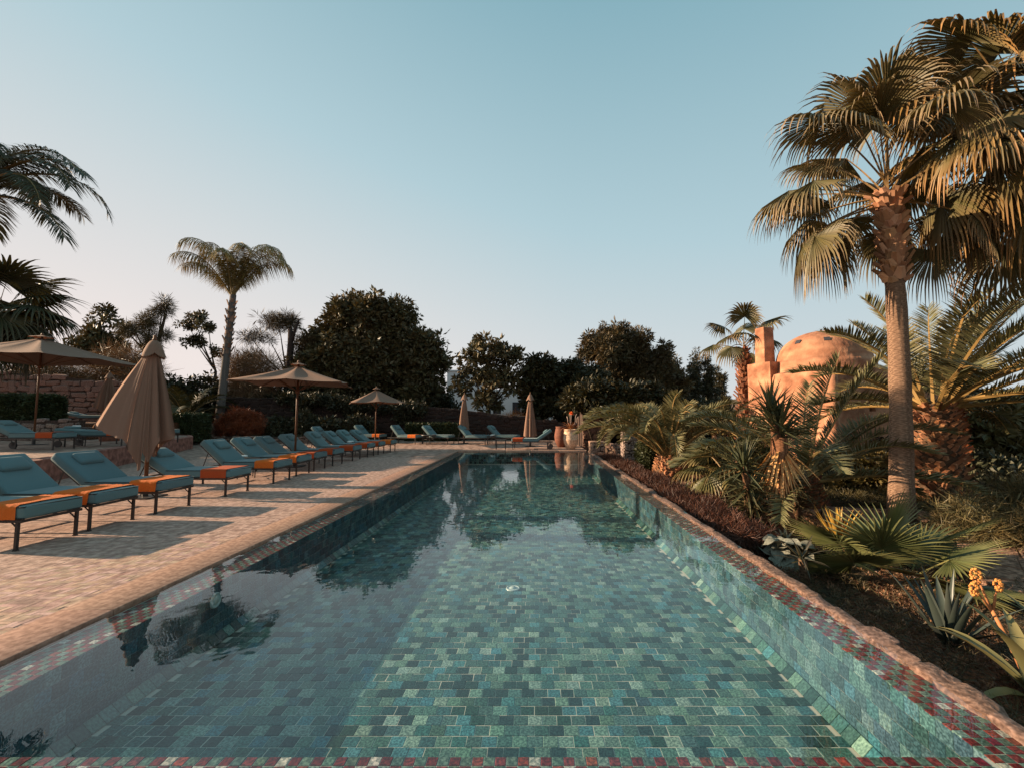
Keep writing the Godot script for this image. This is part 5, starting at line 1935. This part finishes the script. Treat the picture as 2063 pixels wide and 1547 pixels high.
	feather_palm("date_palm", "nearest low date palm beside the far pool wall", Vector3(4.42, -0.55, -14.3), 0.85, 0.5, 0.34, Vector3(-0.05, 0, 0.1), 34, 2.9, {"n": 84, "ll": 0.4, "w": 0.026, "vee": 0.5, "droop": 0.1, "bend": 1.9, "late": 1.1, "e1": 1.5, "e0": 0.65, "c0": Color(0.12, 0.115, 0.05), "c1": Color(0.23, 0.19, 0.09), "r": 0.045, "fwd": 0.65, "bout": 0.8, "belly": 0.08, "rc": Color(0.34, 0.21, 0.08)}, [[-1.5, 0.95, 3.2, 1.8], [-1.6, 0.65, 3.1, 1.4], [-1.2, 1.15, 3.0, 1.9], [-1.35, 0.8, 3.3, 1.8], [1.4, 1.1, 2.8, 1.3]], 190, Color(0.58, 0.29, 0.15), 0.12)
	feather_palm("date_palm", "date palm with long arching fronds in front of the house", Vector3(6.15, -0.5, -10.1), 0.75, 0.36, 0.28, Vector3(-0.1, 0, 0.1), 20, 3.0, {"n": 84, "ll": 0.42, "w": 0.028, "vee": 0.45, "droop": 0.12, "bend": 1.0, "e1": 1.42, "e0": 0.1, "c0": Color(0.105, 0.105, 0.047), "c1": Color(0.20, 0.165, 0.08), "r": 0.042, "gaps": [[-2.8, 2.8, 0.95, 1.36]], "fwd": 0.6, "bout": 0.9}, [[1.57, 0.75, 2.5, 0.5], [1.45, 0.5, 2.4, 0.6], [1.0, 1.15, 2.9, 0.3, 1], [-1.5, 0.95, 3.1, 1.5], [-1.4, 0.5, 3.1, 1.2], [-1.7, 1.2, 3.2, 1.5], [0.5, 1.4, 2.8, 0.3]], 90, Color(0.25, 0.1, 0.05), 0.14)
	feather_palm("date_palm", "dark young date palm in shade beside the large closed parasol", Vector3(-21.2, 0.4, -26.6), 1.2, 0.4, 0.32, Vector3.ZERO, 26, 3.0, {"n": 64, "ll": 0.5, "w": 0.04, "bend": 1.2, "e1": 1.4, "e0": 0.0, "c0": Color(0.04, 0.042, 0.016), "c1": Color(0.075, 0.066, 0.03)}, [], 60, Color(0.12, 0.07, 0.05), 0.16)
	feather_palm("date_palm", "small date palm half hidden left of the stout fan palm", Vector3(7.6, -0.5, -18.0), 1.3, 0.34, 0.26, Vector3.ZERO, 20, 2.4, {"n": 64, "ll": 0.38, "w": 0.03, "bend": 1.1, "e1": 1.45, "e0": 0.1, "c0": Color(0.06, 0.06, 0.026), "c1": Color(0.12, 0.10, 0.045)}, [], 60, Color(0.2, 0.09, 0.05), 0.14)
	# queen palm left
	feather_palm("queen_palm", "slender grey trunked palm with a drooping plume crown", Vector3(-20.2, 0.25, -28.0), 9.2, 0.25, 0.18, Vector3(0.55, 0, 0), 5, 4.2, {"n": 96, "ll": 0.9, "w": 0.04, "vee": -0.05, "droop": 1.4, "bend": 2.2, "e1": 1.5, "e0": 1.25, "late": 2.4, "c0": Color(0.12, 0.10, 0.036), "c1": Color(0.36, 0.24, 0.08), "r": 0.06, "fwd": 0.45, "tc": Color(0.23, 0.2, 0.185), "b0": 0.55, "b1": 0.95, "bout": 0.35, "bare": 0.16, "sway": 0.3}, [[-1.4, 1.0, 4.6, 2.0], [-1.7, 0.9, 4.3, 1.8], [-1.9, 1.35, 5.4, 2.6], [-1.2, 1.3, 5.2, 2.7], [1.5, 1.1, 4.8, 2.7], [1.2, 1.2, 4.8, 2.6], [1.8, 1.0, 4.6, 2.6], [1.5, 1.25, 5.0, 2.8], [0.6, 1.3, 4.4, 2.6], [0.2, 1.1, 4.0, 2.4]], 46, Color(0.30, 0.19, 0.14), 0.24)
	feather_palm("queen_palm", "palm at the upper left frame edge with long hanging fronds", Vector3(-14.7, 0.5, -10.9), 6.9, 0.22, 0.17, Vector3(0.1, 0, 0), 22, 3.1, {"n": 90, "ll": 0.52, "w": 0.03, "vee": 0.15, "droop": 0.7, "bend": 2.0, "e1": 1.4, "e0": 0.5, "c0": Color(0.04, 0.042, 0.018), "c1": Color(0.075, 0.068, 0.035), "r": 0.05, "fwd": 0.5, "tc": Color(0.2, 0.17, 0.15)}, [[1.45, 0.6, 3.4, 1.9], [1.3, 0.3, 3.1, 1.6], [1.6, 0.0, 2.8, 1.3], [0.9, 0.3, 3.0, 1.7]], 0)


func build_plants() -> void:
	# yucca with a skirt of dead leaves
	var t := thing("yucca", "tall yucca with a skirt of dead orange leaves", "yucca", Vector3(4.58, -0.5, -8.2))
	var tb := MB.new()
	tb.tube([Vector3(0.02, -0.05, 0), Vector3(0, 0.5, 0), Vector3(-0.03, 1.0, 0), Vector3(0, 1.7, 0)], [0.21, 0.165, 0.155, 0.14], 14, Color(0.40, 0.18, 0.09))
	tb.tube([Vector3(0, 1.5, 0), Vector3(-0.1, 1.8, 0.05), Vector3(-0.16, 2.15, 0.05)], [0.1, 0.08, 0.06], 8, Color(0.25, 0.12, 0.06))
	obj("trunk", tb.mesh(true), M.palm_bark, t)
	head(t, Vector3(0.0, 1.75, 0), 100, 0.78, 0.06, -0.25, 1.45, Color(0.075, 0.08, 0.04), Color(0.13, 0.115, 0.05), "leaf")
	head(t, Vector3(-0.17, 2.15, 0.05), 60, 0.62, 0.05, -0.3, 1.5, Color(0.07, 0.078, 0.042), Color(0.13, 0.115, 0.05), "leaf")
	head(t, Vector3(0.0, 1.5, 0), 60, 0.85, 0.06, -1.25, -0.7, Color(0.62, 0.27, 0.085), Color(0.55, 0.32, 0.14), "dead_leaf")
	head(t, Vector3(0.0, 1.25, 0), 55, 0.75, 0.055, -1.45, -1.05, Color(0.58, 0.22, 0.065), Color(0.5, 0.27, 0.11), "dead_leaf")
	var y2 := thing("yucca", "dark bushy yucca without a bare trunk left of the tall yucca", "yucca", Vector3(3.95, -0.5, -8.2))
	var yb := MB.new()
	yb.tube([Vector3(0, 0, 0), Vector3(0.02, 0.5, 0), Vector3(-0.03, 1.2, 0)], [0.1, 0.08, 0.06], 8, Color(0.2, 0.1, 0.05))
	obj("trunk", yb.mesh(true), M.palm_bark, y2)
	head(y2, Vector3(-0.05, 1.15, 0), 70, 0.62, 0.05, -0.5, 1.45, Color(0.045, 0.052, 0.024), Color(0.09, 0.09, 0.045), "leaf")
	head(y2, Vector3(0.0, 0.75, 0.02), 60, 0.6, 0.05, -0.7, 0.5, Color(0.045, 0.05, 0.024), Color(0.1, 0.09, 0.045), "leaf")
	head(y2, Vector3(0.05, 0.4, 0.05), 70, 0.55, 0.045, -0.8, 0.9, Color(0.07, 0.066, 0.03), Color(0.17, 0.12, 0.06), "leaf")
	var y3 := thing("yucca", "spiky shaded yucca right of the tall yucca", "yucca", Vector3(5.15, -0.5, -8.7))
	head(y3, Vector3(0, 0.65, 0), 70, 0.6, 0.05, -0.6, 1.3, Color(0.05, 0.05, 0.025), Color(0.11, 0.095, 0.05), "leaf")
	head(y3, Vector3(0, 0.3, 0), 50, 0.5, 0.045, -0.5, 1.1, Color(0.05, 0.045, 0.025), Color(0.14, 0.1, 0.05), "leaf")
	var y3b := MB.new()
	y3b.tube([Vector3(0, 0, 0), Vector3(0, 0.7, 0)], [0.08, 0.06], 8, Color(0.2, 0.1, 0.05))
	obj("trunk", y3b.mesh(true), M.palm_bark, y3)
	# low fan palm in the foreground
	var f := thing("dwarf_fan_palm", "low fan palm with wide spiky leaves in the foreground bed", "palm", Vector3(4.75, -0.5, -6.0))
	var o := {"n": 40, "split": 0.55, "g": 0.05, "sweep": 2.45, "tilt": 0.0, "fold": 0.12, "cost": 0.0, "pr": 0.012, "c0": Color(0.085, 0.095, 0.035), "c1": Color(0.17, 0.16, 0.065), "rc": Color(0.25, 0.22, 0.08), "pbend": 0.15}
	for q in [[Vector3(0.2, 0.0, 0.0), 3.05, 0.95, 0.22, 0.95, 0.0, 1.0], [Vector3(0.1, 0, 0.2), 0.9, 0.75, 0.5, 0.62, 0.1, 0.8], [Vector3(-0.2, 0, 0.15), -1.2, 0.5, 0.62, 0.75, 0.5, 0.9], [Vector3(-0.1, 0, 0.3), -0.3, 0.45, 0.75, 0.7, -0.3, 0.7], [Vector3(0.3, 0, -0.3), 1.5, 0.6, 0.75, 0.8, -0.5, 1.0], [Vector3(-0.1, 0, -0.2), -1.7, 0.75, 0.5, 0.75, 0.3, 0.8], [Vector3(0.05, 0, -0.2), 0.5, 1.45, 0.4, 0.8, 0.0, 0.9], [Vector3(0, 0, -0.1), -0.7, 1.0, 0.45, 0.75, 0.2, 0.85], [Vector3(0.2, 0, 0.1), 2.2, 0.6, 0.6, 0.7, 0.0, 0.8], [Vector3(-0.15, 0, 0.1), -2.3, 0.3, 0.7, 0.7, 0.4, 0.6], [Vector3(0.1, 0, 0.3), 0.35, 0.3, 0.55, 0.6, 0.0, 0.6]]:
		var oo := o.duplicate()
		oo.roll = q[5]
		oo.c0 = Color(o.c0.r * q[6], o.c0.g * q[6], o.c0.b * q[6])
		obj("frond", fan(q[0], q[1], q[2], q[3], q[4], oo), M.glossy_leaf, f)
	var cb := MB.new()
	cb.tube([Vector3(0, -0.05, 0), Vector3(0, 0.12, 0)], [0.16, 0.1], 10, Color(0.16, 0.08, 0.04))
	obj("trunk", cb.mesh(true), M.palm_bark, f)
	# agaves and aloes
	rosette("blue_agave", "upright blue grey agave with shade put into its leaf colours beside the near pool corner", "agave", Vector3(3.75, -0.5, -4.1), 20, 0.78, 0.085, 0.75, 1.5, 0.25, Color(0.034, 0.044, 0.038), Color(0.055, 0.064, 0.052))  # leaf colours darkened to paint in shade; sun reaches this agave
	rosette("curving_agave", "agave with broad curling leaves at the near right corner", "agave", Vector3(3.72, -0.5, -3.35), 14, 0.95, 0.13, 0.35, 1.35, 2.0, Color(0.10, 0.105, 0.05), Color(0.17, 0.14, 0.06))
	rosette("curving_agave", "second curling agave cut by the right frame edge", "agave", Vector3(4.35, -0.5, -3.5), 12, 0.8, 0.11, 0.5, 1.4, 1.2, Color(0.085, 0.09, 0.045), Color(0.15, 0.13, 0.06))
	rosette("aloe", "leftmost small aloe beside the thick low date palm trunk", "aloe", Vector3(3.42, -0.5, -11.7), 18, 0.5, 0.06, 0.1, 1.2, 0.9, Color(0.07, 0.075, 0.04), Color(0.12, 0.10, 0.05), "", 0.12)
	rosette("aloe", "green aloe with arched leaves in front of the low date palm trunk", "aloe", Vector3(3.9, -0.5, -11.5), 20, 0.58, 0.07, 0.1, 1.2, 0.9, Color(0.10, 0.10, 0.045), Color(0.15, 0.125, 0.055), "", 0.1)
	rosette("aloe", "green aloe on a short stem left of the pale young palm trunk", "aloe", Vector3(3.75, -0.5, -9.9), 20, 0.5, 0.06, 0.1, 1.2, 1.0, Color(0.09, 0.09, 0.042), Color(0.15, 0.12, 0.055), "", 0.25)
	rosette("aloe", "dark stemmed aloe close to the pool wall below the silver plant", "aloe", Vector3(3.35, -0.5, -5.6), 20, 0.42, 0.035, -0.3, 1.1, 0.7, Color(0.035, 0.035, 0.02), Color(0.06, 0.045, 0.028), "", 0.32)
	rosette("aloe", "dark spiky aloe beside the path at the right edge", "aloe", Vector3(5.0, -0.5, -4.35), 24, 0.36, 0.03, -0.1, 1.3, 0.6, Color(0.04, 0.04, 0.024), Color(0.07, 0.06, 0.035))
	rosette("grey_agave", "small grey agave at the foot of the tall yucca", "agave", Vector3(4.2, -0.5, -7.45), 14, 0.3, 0.07, 0.2, 1.3, 0.2, Color(0.17, 0.165, 0.11), Color(0.24, 0.2, 0.13))
	rosette("sword_plant", "tall yellow sword leaved plant behind the low fan palm", "plant", Vector3(4.85, -0.5, -7.1), 34, 0.72, 0.06, 0.75, 1.5, 0.2, Color(0.30, 0.17, 0.03), Color(0.42, 0.24, 0.045), "", 0.0, "leaf", 0.15)
	# silver felt leaved plant
	var s := thing("silver_plant", "low plant with large grey felted leaves beside the pool wall", "plant", Vector3(3.5, -0.5, -6.3))
	for k in 13:
		var mb := MB.new()
		var az := k * 2.4 + rf(-0.3, 0.3)
		var el := lerpf(0.15, 1.2, (k % 5) / 4.0)
		var L := rf(0.24, 0.36)
		var rows := []
		for i in 8:
			var v := i / 7.0
			var row := []
			var d := Vector3(cos(el - v * 0.8) * sin(az), sin(el - v * 0.8), cos(el - v * 0.8) * cos(az))
			var sd := Vector3(cos(az), 0, -sin(az))
			for j in 7:
				var u := j / 3.0 - 1.0
				var w := L * 0.46 * sin(PI * pow(v, 0.75)) + 0.006
				var p := d * L * v + sd * u * w
				p.y += 0.025 * sin(v * 9.0 + u * 4.0 + k) * absf(u) + absf(u) * w * 0.35
				row.append(p + Vector3(sin(az) * 0.03 + (k % 3) * 0.13 - 0.1, 0.12 + 0.05 * (k % 4), cos(az) * 0.03))
			rows.append(row)
		mb.grid(rows)
		obj("leaf", mb.mesh(true), M.pale_leaf, s)
	var ss := MB.new()
	ss.tube([Vector3(0, 0, 0), Vector3(0.03, 0.2, 0)], [0.03, 0.02], 6, Color(0.3, 0.27, 0.2))
	ss.tube([Vector3(0.02, 0, 0), Vector3(0.15, 0.22, 0)], [0.025, 0.02], 6, Color(0.3, 0.27, 0.2))
	obj("stem", ss.mesh(true), M.pale_leaf, s)
	# flower stalk with seed heads
	for q in [[Vector3(3.8, -0.5, -3.75), 0.62, "orange brown flower stalk with clustered seed heads over the curling agave"], [Vector3(4.0, -0.5, -3.45), 0.6, "second orange brown seed head cut by the right frame edge"]]:
		var fs := thing("flower_stalk", q[2], "flower stalk", q[0])
		var sb := MB.new()
		var h: float = q[1]
		var cl := [[Vector3(-0.13, h + 0.04, 0), 1.0], [Vector3(-0.06, h + 0.13, -0.05), 1.15], [Vector3(0.05, h + 0.08, 0.02), 0.9]]
		sb.tube([Vector3(0.14, 0, 0.1), Vector3(0.07, h * 0.5, 0.03), Vector3(0, h * 0.8, 0)], [0.02, 0.016, 0.013], 7, Color(0.42, 0.17, 0.07))
		for e in cl:
			sb.tube([Vector3(0.01, h * 0.76, 0), (e[0] as Vector3) * 0.6 + Vector3(0, h * 0.33, 0), e[0]], [0.011, 0.008, 0.006], 6, Color(0.42, 0.17, 0.07))
		obj("stalk", sb.mesh(true), M.boot, fs)
		for e in cl:
			var bb := MB.new()
			for k in 60:
				var y := rf(-1, 1)
				var a := rf(0, TAUX)
				var rr := sqrt(1 - y * y) * 0.03
				var p: Vector3 = e[0] + Vector3(cos(a) * rr, y * 0.055, sin(a) * rr) * e[1]
				bb.rbox(p, Vector3.ONE * 0.016, 0.0075, cj(Color(0.52, 0.22, 0.06), 0.25), Basis.IDENTITY, 0.0, 0)
			obj("seed_head", bb.mesh(), M.boot, fs)
	# odds at the terrace edge
	rosette("bed_plant", "small leafy plant on the ground under the upper terrace loungers", "plant", Vector3(-15.9, 0.57, -18.6), 20, 0.26, 0.06, 0.2, 1.2, 1.0, Color(0.05, 0.04, 0.025), Color(0.1, 0.06, 0.035))


var sword_cache := {}


func head(t: Node3D, at: Vector3, n: int, L: float, w: float, e0: float, e1: float, c0: Color, c1: Color, called: String) -> void:
	# a head of stiff sword leaves, each a part, from four shared shapes
	var ms := []
	for k in 4:
		var mb := MB.new()
		sword(mb, Vector3.ZERO, 0.0, 0.0, L * rf(0.85, 1.1), w, rf(0.1, 0.35), cj(c0, 0.2), cj(c1, 0.2), 0.3, 4)
		ms.append(mb.mesh(true))
	for k in n:
		var f := (k + 0.5) / n
		var el := lerpf(e0, e1, f) + rf(-0.12, 0.12)
		var az := k * 2.39996 + rf(-0.2, 0.2)
		var o := obj(called, ms[k % 4], M.leaf, t)
		o.transform = Transform3D(Basis(UP, az) * Basis(Vector3.RIGHT, -el) * Basis(Vector3(0, 0, 1), rf(-0.3, 0.3)), at + UP * rf(-0.12, 0.12))


func build_furniture() -> void:
	var g := "sun loungers in a row along the left side of the pool"
	var h := "sun loungers across the far end of the pool"
	var k := "sun loungers on the raised left terrace"
	# where, turn, back angle, how creased the band is (negative: none), band colour, wheels
	var spots := [
		[Vector3(-6.12, 0, -5.66), 0.0, 0.72, 0.024, ORANGE, false, g, "nearest lounger at the left frame edge with an orange cloth band"],
		[Vector3(-6.17, 0, -6.56), 0.02, 0.72, 0.03, ORANGE, false, g, "second nearest lounger with a creased bright orange band"],
		[Vector3(-6.14, 0, -7.61), -0.02, 0.66, 0.018, ORANGE, false, g, "third lounger from the front beside the large closed parasol"],
		[Vector3(-6.11, 0, -9.18), 0.0, 0.55, 0.003, RUST, false, g, "fourth lounger with a smooth rust band just behind the large closed parasol"],
		[Vector3(-6.13, 0, -10.82), 0.0, 0.74, 0.022, ORANGE, false, g, "fifth lounger beyond the rust banded one with a creased orange band"],
		[Vector3(-6.3, 0, -12.12), 0.01, 0.72, 0.034, ORANGE, false, g, "sixth lounger with a bunched orange cloth behind the round table"],
		[Vector3(-6.38, 0, -13.22), 0.01, 0.68, 0.004, RUST, false, g, "seventh lounger left of the parasol pole with a rust band"],
		[Vector3(-6.43, 0, -14.52), -0.01, 0.7, 0.006, RUST, false, g, "eighth lounger just right of the wooden parasol pole"],
		[Vector3(-6.45, 0, -16.1), 0.0, 0.76, 0.012, RUST, false, g, "ninth lounger behind the low table holding books"],
		[Vector3(-6.45, 0, -17.5), 0.02, 0.7, 0.005, RUST, false, g, "tenth lounger with a rust band, pale pleats along its side"],
		[Vector3(-6.42, 0, -18.6), 0.0, 0.72, 0.008, RUST, false, g, "eleventh lounger of the row counted from the front"],
		[Vector3(-6.3, 0, -19.75), 0.01, 0.66, 0.004, ORANGE, false, g, "farthest lounger of the long left row"],
		[Vector3(-9.0, 0, -26.2), -0.25, 0.8, 0.01, ORANGE, false, h, "far lounger beside the small open parasol"],
		[Vector3(-9.9, 0, -23.2), -0.1, 0.78, -1.0, ORANGE, false, h, "far lounger left of the small open parasol without a band"],
		[Vector3(-6.6, 0, -25.3), -0.35, 0.82, 0.01, ORANGE, false, h, "far lounger left of the far side table with a small orange cloth"],
		[Vector3(-4.75, 0, -25.3), -0.35, 0.78, -1.0, ORANGE, false, h, "far lounger right of the far side table without a band"],
		[Vector3(-2.6, 0, -25.0), -0.3, 0.85, -1.0, ORANGE, false, h, "far lounger right of the slim tied parasol"],
		[Vector3(-0.9, 0, -25.2), -0.25, 0.8, -1.0, ORANGE, false, h, "far lounger beside the rightmost closed parasol"],
		[Vector3(-1.05, 0, -21.6), PI - 0.08, 0.6, 0.004, RUST, true, h, "wheeled lounger facing left beside the clay jar"],
		[Vector3(-14.55, 0.57, -13.65), 0.1, 0.5, 0.006, RUST, true, k, "terrace lounger at the left frame edge under the far left parasol"],
		[Vector3(-13.95, 0.57, -15.2), 0.15, 0.1, 0.006, RUST, true, k, "terrace lounger with a rust band left of the large closed parasol"],
		[Vector3(-13.9, 0.57, -16.9), 0.1, 0.1, -1.0, RUST, false, k, "terrace lounger partly behind the large closed parasol"],
		[Vector3(-22.6, 1.12, -25.6), 0.1, 0.15, -1.0, RUST, false, k, "upper lounger in front of the light stone wall, right one"],
		[Vector3(-25.4, 1.12, -26.0), 0.1, 0.2, -1.0, RUST, false, k, "upper lounger in front of the light stone wall, left one"],
	]
	for q in spots:
		var o := make_lounger("sun_lounger", q[7], q[2], absf(q[3]), q[4], q[5], -0.52 + rf(-0.06, 0.03), -0.03 - rf(0, 0.05), q[3] >= 0.0)
		o.position = q[0]
		o.rotation.y = q[1]
		o.set_meta("group", q[6])
	# parasols
	var pg := "brown parasols round the pool"
	umbrella_closed("large closed brown parasol with one wing of cloth swung out left", Vector3(-7.7, 0, -8.77), 3.12, [[0.05, 0.55, 1.15, 0.2, 0.1], [0.45, 0.44, 1.12, 0.3, 0.30], [1.2, 0.22, 0.9, 0.2, 0.42], [2.2, 0.32, 1.0, 0.3, 0.32], [2.65, 0.42, 1.16, 0.85, 0.05], [3.0, 1.0, 1.37, 0.35, 0.1], [3.6, 0.5, 1.3, 0.0, 0.3], [4.3, 0.35, 1.2, 0.0, 0.5], [5.0, 0.35, 1.2, 0.0, 0.4], [5.7, 0.4, 1.2, 0.1, 0.2]], 0.07, 0.62, 0.0, pg)
	umbrella_closed("slim closed parasol tied at the waist behind the pool", Vector3(-4.08, 0, -25.6), 2.85, [[0.2, 0.3, 0.8], [1.0, 0.26, 0.75], [1.8, 0.28, 0.9], [2.6, 0.3, 0.85], [3.4, 0.34, 0.9], [4.2, 0.26, 0.8], [5.0, 0.26, 0.85], [5.7, 0.3, 0.8]], 0.12, 0.15, 0.4, pg)
	umbrella_closed("rightmost closed parasol with straight hanging cloth behind the pool", Vector3(-0.2, 0, -23.2), 2.75, [[0.2, 0.36, 0.55], [1.0, 0.3, 0.5], [1.8, 0.34, 0.55], [2.6, 0.3, 0.5], [3.4, 0.38, 0.55], [4.2, 0.3, 0.5], [5.0, 0.34, 0.55], [5.7, 0.3, 0.5]], 0.12, 0.12, 0.2, pg)
	umbrella_closed("closed parasol in shade on the upper terrace before the stone wall", Vector3(-25.0, 1.12, -25.6), 3.0, [[0.2, 0.5, 0.9], [1.0, 0.4, 0.8], [1.8, 0.4, 0.9], [2.6, 0.45, 0.8], [3.4, 0.7, 1.0], [4.2, 0.4, 0.8], [5.0, 0.4, 0.9], [5.7, 0.45, 0.8]], 0.12, 0.3, 0.6, pg)
	umbrella_open("large open brown parasol over the middle loungers", Vector3(-7.6, 0, -14.0), 2.95, 3.2, 2.62, 0.29 , pg)
	umbrella_open("smaller open brown parasol farther back", Vector3(-8.75, 0, -24.2), 2.65, 3.05, 2.3, 0.45, pg)
	umbrella_open("shaded open parasol at the left frame edge on the raised terrace", Vector3(-18.0, 0.57, -15.8), 4.1, 3.85, 3.05, 0.05, pg)
	# tables
	round_table("round dark metal side table in front of the sixth lounger", Vector3(-7.55, 0, -11.55), 0.36, 0.5)
	ashtray("white rolled cloth and dish on the round side table", Vector3(-7.65, 0.5, -11.5))
	square_table("dark slatted side table between the fourth and fifth loungers", Vector3(-8.3, 0, -9.95), 0.55, 0.55, 0.46)
	square_table("low dark table holding red books by the parasol pole", Vector3(-7.7, 0, -15.25), 0.8, 0.5, 0.45)
	var bk := thing("book_stack", "two red books stacked on the low dark table", "books", Vector3(-7.85, 0.45, -15.2), 0.3)
	for i in 2:
		var bb := MB.new()
		bb.box(Vector3(0.01 * i, 0.018 + 0.036 * i, 0), Vector3(0.26 - 0.03 * i, 0.034, 0.19))
		obj("book", bb.mesh(), M.red_cover if i else M.pale_cover, bk)
	round_table("round dark table between the ninth and tenth loungers", Vector3(-7.6, 0, -18.1), 0.36, 0.5)
	ashtray("white dish on the round table near the far loungers", Vector3(-7.6, 0.5, -18.1))
	round_table("small round table between the two far loungers left of the tied parasol", Vector3(-6.0, 0, -25.0), 0.42, 0.52)
	square_table("small square table with a white dish between the right far loungers", Vector3(-2.35, 0, -24.4), 0.5, 0.5, 0.5)
	ashtray("white dish on the square table at the far end", Vector3(-2.35, 0.5, -24.4))
	square_table("slender dark table beside the wheeled lounger", Vector3(-1.6, 0, -21.2), 0.5, 0.4, 0.48)
	square_table("dark table with a white dish on the raised terrace", Vector3(-15.9, 0.57, -15.4), 0.95, 0.6, 0.62)
	ashtray("white dish on the raised terrace table", Vector3(-16.1, 1.19, -15.4))


func ashtray(label: String, at: Vector3) -> void:
	var t := thing("dish", label, "dish", at)
	var mb := MB.new()
	mb.lathe([Vector2(0, 0.0), Vector2(0.07, 0.0), Vector2(0.11, 0.05), Vector2(0.105, 0.055), Vector2(0.065, 0.015), Vector2(0, 0.012)], 20)
	obj("bowl", mb.mesh(true), M.plastic, t)
	var cb := MB.new()
	cb.rbox(Vector3(0.06, 0.06, 0.03), Vector3(0.22, 0.05, 0.08), 0.022, Color.WHITE, Basis(UP, 0.4))
	obj("cloth_roll", cb.mesh(true), M.plastic, t)


# ---------------------------------------------------------------- everything
func _ready() -> void:
	rng.seed = 20240611
	var cam := Camera3D.new()
	cam.name = "camera"
	cam.projection = Camera3D.PROJECTION_FRUSTUM
	cam.near = 0.1
	cam.far = 900.0
	cam.size = 0.1 * 1547.0 / 880.0
	cam.frustum_offset = Vector2(-0.1 * 44.5 / 880.0, 0)
	cam.position = Vector3(0, 1.6, 0)
	cam.rotation.x = atan(64.0 / 880.0)
	add_child(cam)
	cam.current = true

	var env := Environment.new()
	env.background_mode = Environment.BG_SKY
	var sky := Sky.new()
	var pm := PanoramaSkyMaterial.new()
	pm.panorama = sky_picture()
	sky.sky_material = pm
	env.sky = sky
	env.tonemap_mode = Environment.TONE_MAPPER_LINEAR
	env.tonemap_exposure = EXPOSURE
	env.sdfgi_enabled = true
	env.ssao_enabled = true
	env.ssil_enabled = true
	var we := WorldEnvironment.new()
	we.name = "world_environment"
	we.environment = env
	add_child(we)

	var sun := DirectionalLight3D.new()
	sun.name = "sun"
	sun.light_energy = 1.6
	sun.light_color = Color(1.0, 0.885, 0.745)
	sun.light_angular_distance = 0.5
	sun.shadow_enabled = true
	add_child(sun)
	sun.look_at_from_position(Vector3.ZERO, -SUN_FROM, UP)

	make_materials()
	extra_materials()
	make_stones()
	build_land()
	build_pool()
	build_deck()
	build_house()
	build_walls()
	build_trees()
	build_palms()
	build_plants()
	build_pots()
	build_furniture()


const EXPOSURE := 2.25
const SUN_FROM := Vector3(-0.95, 0.30, -0.085)


func extra_materials() -> void:
	mat("dark_glass", Color(0.05, 0.045, 0.05), 0.2)
	mat("red_cover", Color(0.33, 0.05, 0.04), 0.6)
	mat("pale_cover", Color(0.55, 0.4, 0.3), 0.6)
	mat("hill", Color(0.12, 0.085, 0.06), 1.0)


func sky_picture() -> ImageTexture:
	var W := 512
	var H := 256
	var im := Image.create(W, H, false, Image.FORMAT_RGBF)
	var c0 := Color(0.165, 0.37, 0.455)
	var c1 := Color(0.45, 0.615, 0.68)
	var c2 := Color(0.88, 0.795, 0.765)
	for y in H:
		var el := (0.5 - (y + 0.5) / H) * PI
		for x in W:
			var az := (x + 0.5) / W * TAU   # Godot's panorama: the first column looks along -z
			var d := Vector3(sin(az) * cos(el), sin(el), -cos(az) * cos(el))
			var hd := Vector2(d.x, d.z).normalized()
			var s := hd.dot(Vector2(SUN_FROM.x, SUN_FROM.z).normalized())
			var k := 1.0 - maxf(sin(el), 0.0)
			var t := 0.86 * pow(clampf((k - 0.2) / 0.8, 0.0, 1.0), 0.8)
			t += (0.36 if s > 0 else 0.16) * s * (1.0 - 0.75 * maxf(sin(el), 0.0))
			t = clampf(t, 0.0, 1.15)
			var c := cm(c0, c1, t * 2.0) if t < 0.5 else cm(c1, c2, t * 2.0 - 1.0)
			if el < 0.0:
				c = Color(0.2, 0.15, 0.11)
			im.set_pixel(x, y, Color(c.r / EXPOSURE, c.g / EXPOSURE, c.b / EXPOSURE))
	return ImageTexture.create_from_image(im)
